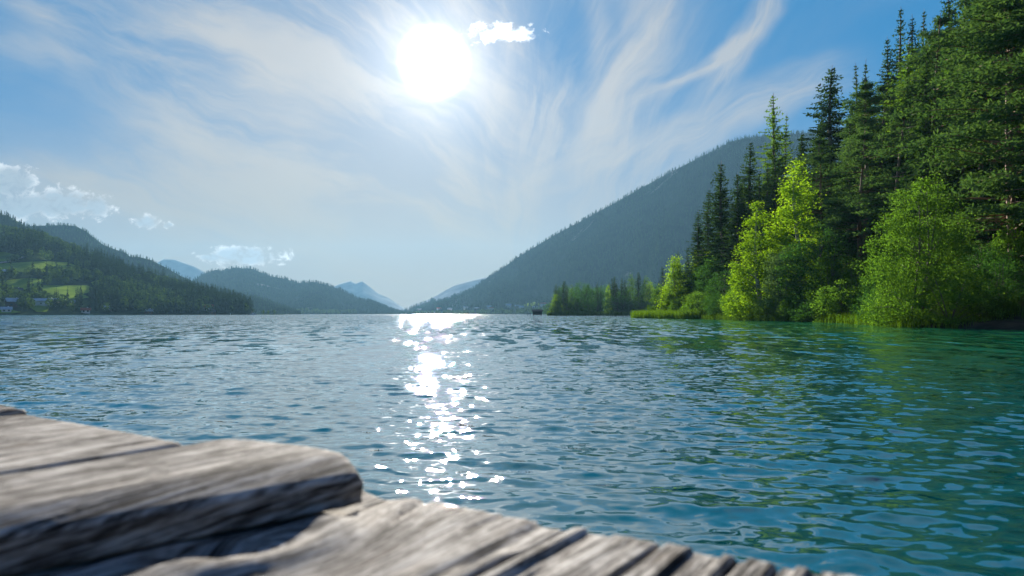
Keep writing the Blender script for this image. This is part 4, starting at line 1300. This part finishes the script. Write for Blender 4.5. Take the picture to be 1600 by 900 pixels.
# ================================================================== the jetty
E = np.array([-math.sin(R(56)), math.cos(R(56))])     # along the jetty edge, away to the left
BD = np.array([math.sin(R(34)), math.cos(R(34))])     # along the boards, towards the lake
P0 = np.array([-0.137, 0.977])                        # a point of the lower edge
ZL, ZU = CAMZ - 0.26, CAMZ - 0.20
jet = obj('wooden_jetty', None, loc=(P0[0], P0[1], 0))
tag(jet, 'weathered grey wooden jetty of thick planks in the foreground', 'jetty')


def plank(s0, s1, r0, r1, ztop, thick, seed, relief=0.004, wane=0.0, wane_z=0.0, skew0=0.0, round_front=0.0, knot=None, tilt=0.0, edge=0.005, nr=260, nt=64):
    """one plank: s across (s0 nearest the viewer), r along, ending over the lake at r1"""
    t = np.linspace(0, 1, nr); t = np.concatenate([t[:-1], [1 - .35 / nr, 1.0]]); nR = len(t)
    f = np.linspace(0, 1, nt)
    # cross section: front side up, top, back side down, bottom
    sec = [(0.0, -thick * q, 0) for q in np.linspace(1, .18, 9)] + [(q, 0.0, 1) for q in f] + [(1.0, -thick * q, 2) for q in np.linspace(.18, 1, 5)]
    sec = np.array(sec); nS = len(sec)
    TT, QQ = np.meshgrid(t, sec[:, 0], indexing='ij'); ZZ = np.tile(sec[:, 1], (nR, 1)); KK = np.tile(sec[:, 2], (nR, 1))
    rr = r0 + (r1 - r0) * TT
    sf = s0 - skew0 * np.maximum(rr - r1, -.75)                                   # the front edge may run askew
    ss = sf + (s1 - sf) * QQ
    wdt = s1 - s0
    endoff = (fbm2(ss * 55, np.full_like(ss, seed * 3.3), seed, 3) - .5) * .005 + (fbm2(ss * 9, np.full_like(ss, seed * 1.3), seed, 2) - .5) * .006
    if round_front: endoff = endoff - round_front * np.clip(1 - QQ / .38, 0, 1) ** 2 - .03 * np.clip((QQ - .55) / .45, 0, 1) ** 1.5
    rr = rr + endoff * np.clip((TT - .6) / .4, 0, 1)
    top = KK == 1
    # worn edges
    e = np.minimum(QQ, 1 - QQ) * wdt
    Z = np.where(top, -edge * np.clip(1 - e / edge, 0, 1) ** 2, ZZ)
    wz = wane_z * np.clip(1 - QQ / max(wane, 1e-6), 0, 1) ** 1.3 if wane else 0 * QQ
    Z = Z - np.where(top, wz, np.where(KK == 0, wane_z * (1 + ZZ / thick * 1.0), 0) if wane else 0)
    dend = (r1 - rr + endoff)
    Z = Z - np.where(top, .003 * np.clip(1 - (1 - TT) * (r1 - r0) / .015, 0, 1) ** 2, 0)
    # grain relief; it flows round the knot
    gu, gv = rr.copy(), ss.copy()
    if knot:
        ks, kr, kR = knot
        d2 = ((ss - ks) / kR) ** 2 + ((rr - kr) / (kR * 1.5)) ** 2
        kd = np.sqrt(d2)
        w_ = np.exp(-d2 * .55)
        gv = gv * (1 - w_) + w_ * (ks + kR * kd * 1.3)
        Z = Z + np.where(top, .010 * np.exp(-((kd - .95) / .32) ** 2) - .006 * np.exp(-d2 * 5), 0)
        h2 = ((ss - ks - .050) / .034) ** 2 + ((rr - kr + .055) / .036) ** 2
        Z = Z - np.where(top, .034 * np.exp(-h2 ** 1.6), 0)
        Z = Z + np.where(top, .006 * np.exp(-((ss - ks + .02) / .07) ** 2) * np.clip((1 - TT) * 12, 0, 1), 0)
        chip = ((ss - ks - .075) / .05) ** 2 + ((rr - kr - .16) / .20) ** 2
        Z = Z - np.where(top, .012 * np.exp(-chip ** 2), 0)
    g = fbm2(gu * 5, gv * 95, seed, 4, .6) - .5
    g2 = fbm2(gu * 2.5, gv * 28, seed + 9, 3) - .5
    crack = np.clip(.34 - fbm2(gu * 2.2, gv * 42, seed + 20, 3), 0, 1)
    Z = Z + np.where(top | (KK == 0), relief * .6 * g + relief * .3 * g2 - np.clip(crack, 0, .05) * .11, 0) * np.clip(TT * 40, 0, 1)
    ss = ss + np.where(KK == 0, (g * .008 + (fbm2(rr * 6, ZZ * 90, seed + 4, 3) - .5) * .010), 0)
    Z = Z + tilt * (ss - s0)
    # last ring drawn in, so the sawn end has a worn arris
    last = TT >= 1 - 1e-9
    Z = np.where(last & top, Z - .003, Z)
    X = E[0] * ss + BD[0] * rr; Y_ = E[1] * ss + BD[1] * rr
    Vv = np.stack([X, Y_, ztop + Z], -1).reshape(-1, 3)
    ix = np.arange(nR * nS).reshape(nR, nS)
    Fq = np.stack([ix[:-1, :-1], ix[:-1, 1:], ix[1:, 1:], ix[1:, :-1]], -1).reshape(-1, 4)
    Fb = np.stack([ix[:-1, -1], ix[:-1, 0], ix[1:, 0], ix[1:, -1]], -1)
    faces = np.concatenate([Fq, Fb])[:, ::-1].tolist() + [tuple(ix[-1][::-1]), tuple(ix[0])]
    me = make_mesh('plank', Vv, faces, M['wood'], True)
    lay = me.uv_layers.new(name='grain')
    gvv = np.where(KK == 1, gv, np.where(KK == 0, sf + ZZ, ss + ZZ))
    uvs = np.stack([gu, gvv], -1).reshape(-1, 2)
    li = np.empty(len(me.loops), np.int32); me.loops.foreach_get('vertex_index', li)
    lay.data.foreach_set('uv', uvs[li].astype(np.float32).ravel())
    return obj('plank', me, jet)


# lower level
o = plank(-0.247, 0.160, -1.9, 0.0, ZL, .055, 1, .0045, knot=(-0.012, -0.262, .062)); o['label'] = 'wide lower plank with a swirling knot'
plank(-0.363, -0.252, -1.9, 0.012, ZL - .001, .055, 2, .004, tilt=.012)
plank(-0.447, -0.367, -1.9, 0.020, ZL - .001, .055, 3, .004, tilt=-.01)
plank(-0.489, -0.450, -1.9, 0.022, ZL - .001, .055, 4, .003)
plank(-0.63, -0.492, -1.9, 0.026, ZL, .055, 5, .004)
plank(-0.90, -0.64, -1.9, 0.0, ZL - .002, .055, 6, .004, nr=120)
plank(-1.22, -0.91, -1.9, 0.0, ZL, .055, 7, .004, nr=120)
plank(0.170, 0.40, -1.9, -0.16, ZL - .004, .055, 8, .003, nr=80, nt=30)
plank(0.41, 0.72, -1.9, -0.20, ZL - .004, .055, 9, .003, nr=80, nt=30)
plank(0.73, 1.04, -1.9, -0.20, ZL - .004, .055, 10, .003, nr=80, nt=30)
# upper level
o = plank(0.030, 0.340, -1.9, -0.045, ZU, .058, 11, .004, wane=.24, wane_z=.018, skew0=.25, round_front=.032); o['label'] = 'thick raised plank with a rounded end overhanging the others'
plank(0.350, 0.648, -1.9, -0.138, ZU + .001, .055, 12, .004)
plank(0.660, 0.965, -1.9, -0.122, ZU - .004, .055, 13, .004, tilt=-.01)
plank(0.978, 1.29, -1.9, -0.118, ZU + .002, .055, 14, .004)
plank(1.30, 1.62, -1.9, -0.12, ZU, .055, 15, .004, nr=120)
# bearers and posts below
for rr_ in (-.35, -1.5):
    b = MB(); c = E * .2 + BD * rr_
    b.box((c[0], c[1], ZL - .055 - .075), (2.9, .12, .13), math.atan2(E[1], E[0])); me = b.mesh('bearer', M['oldwood']); obj('bearer', me, jet)
    for s_ in (-.9, 1.3):
        c2 = E * s_ + BD * (rr_ - .14); b = MB(); b.tube([(c2[0], c2[1], -3), (c2[0], c2[1], ZL - .075)], [.08, .075], 10); obj('post', b.mesh('post', M['oldwood']), jet)

# ================================================================== haze
hz = MB(); hz.box((0, 2560, 263), (6000, 5560, 540))
ho = obj('haze', hz.mesh('haze', None))
hm = bpy.data.materials.new('haze'); hm.use_nodes = True
t = NT(hm.node_tree)
pv = t.n('ShaderNodeVolumePrincipled')
pv.inputs['Color'].default_value = (0.215, 0.45, 0.66, 1)
pv.inputs['Density'].default_value = 0.0001
pv.inputs['Anisotropy'].default_value = 0.25
mo = t.n('ShaderNodeOutputMaterial'); t.t.links.new(pv.outputs[0], mo.inputs['Volume'])
ho.data.materials.append(hm)
tag(ho, 'thin blue summer haze over the lake valley', 'haze', kind='stuff')
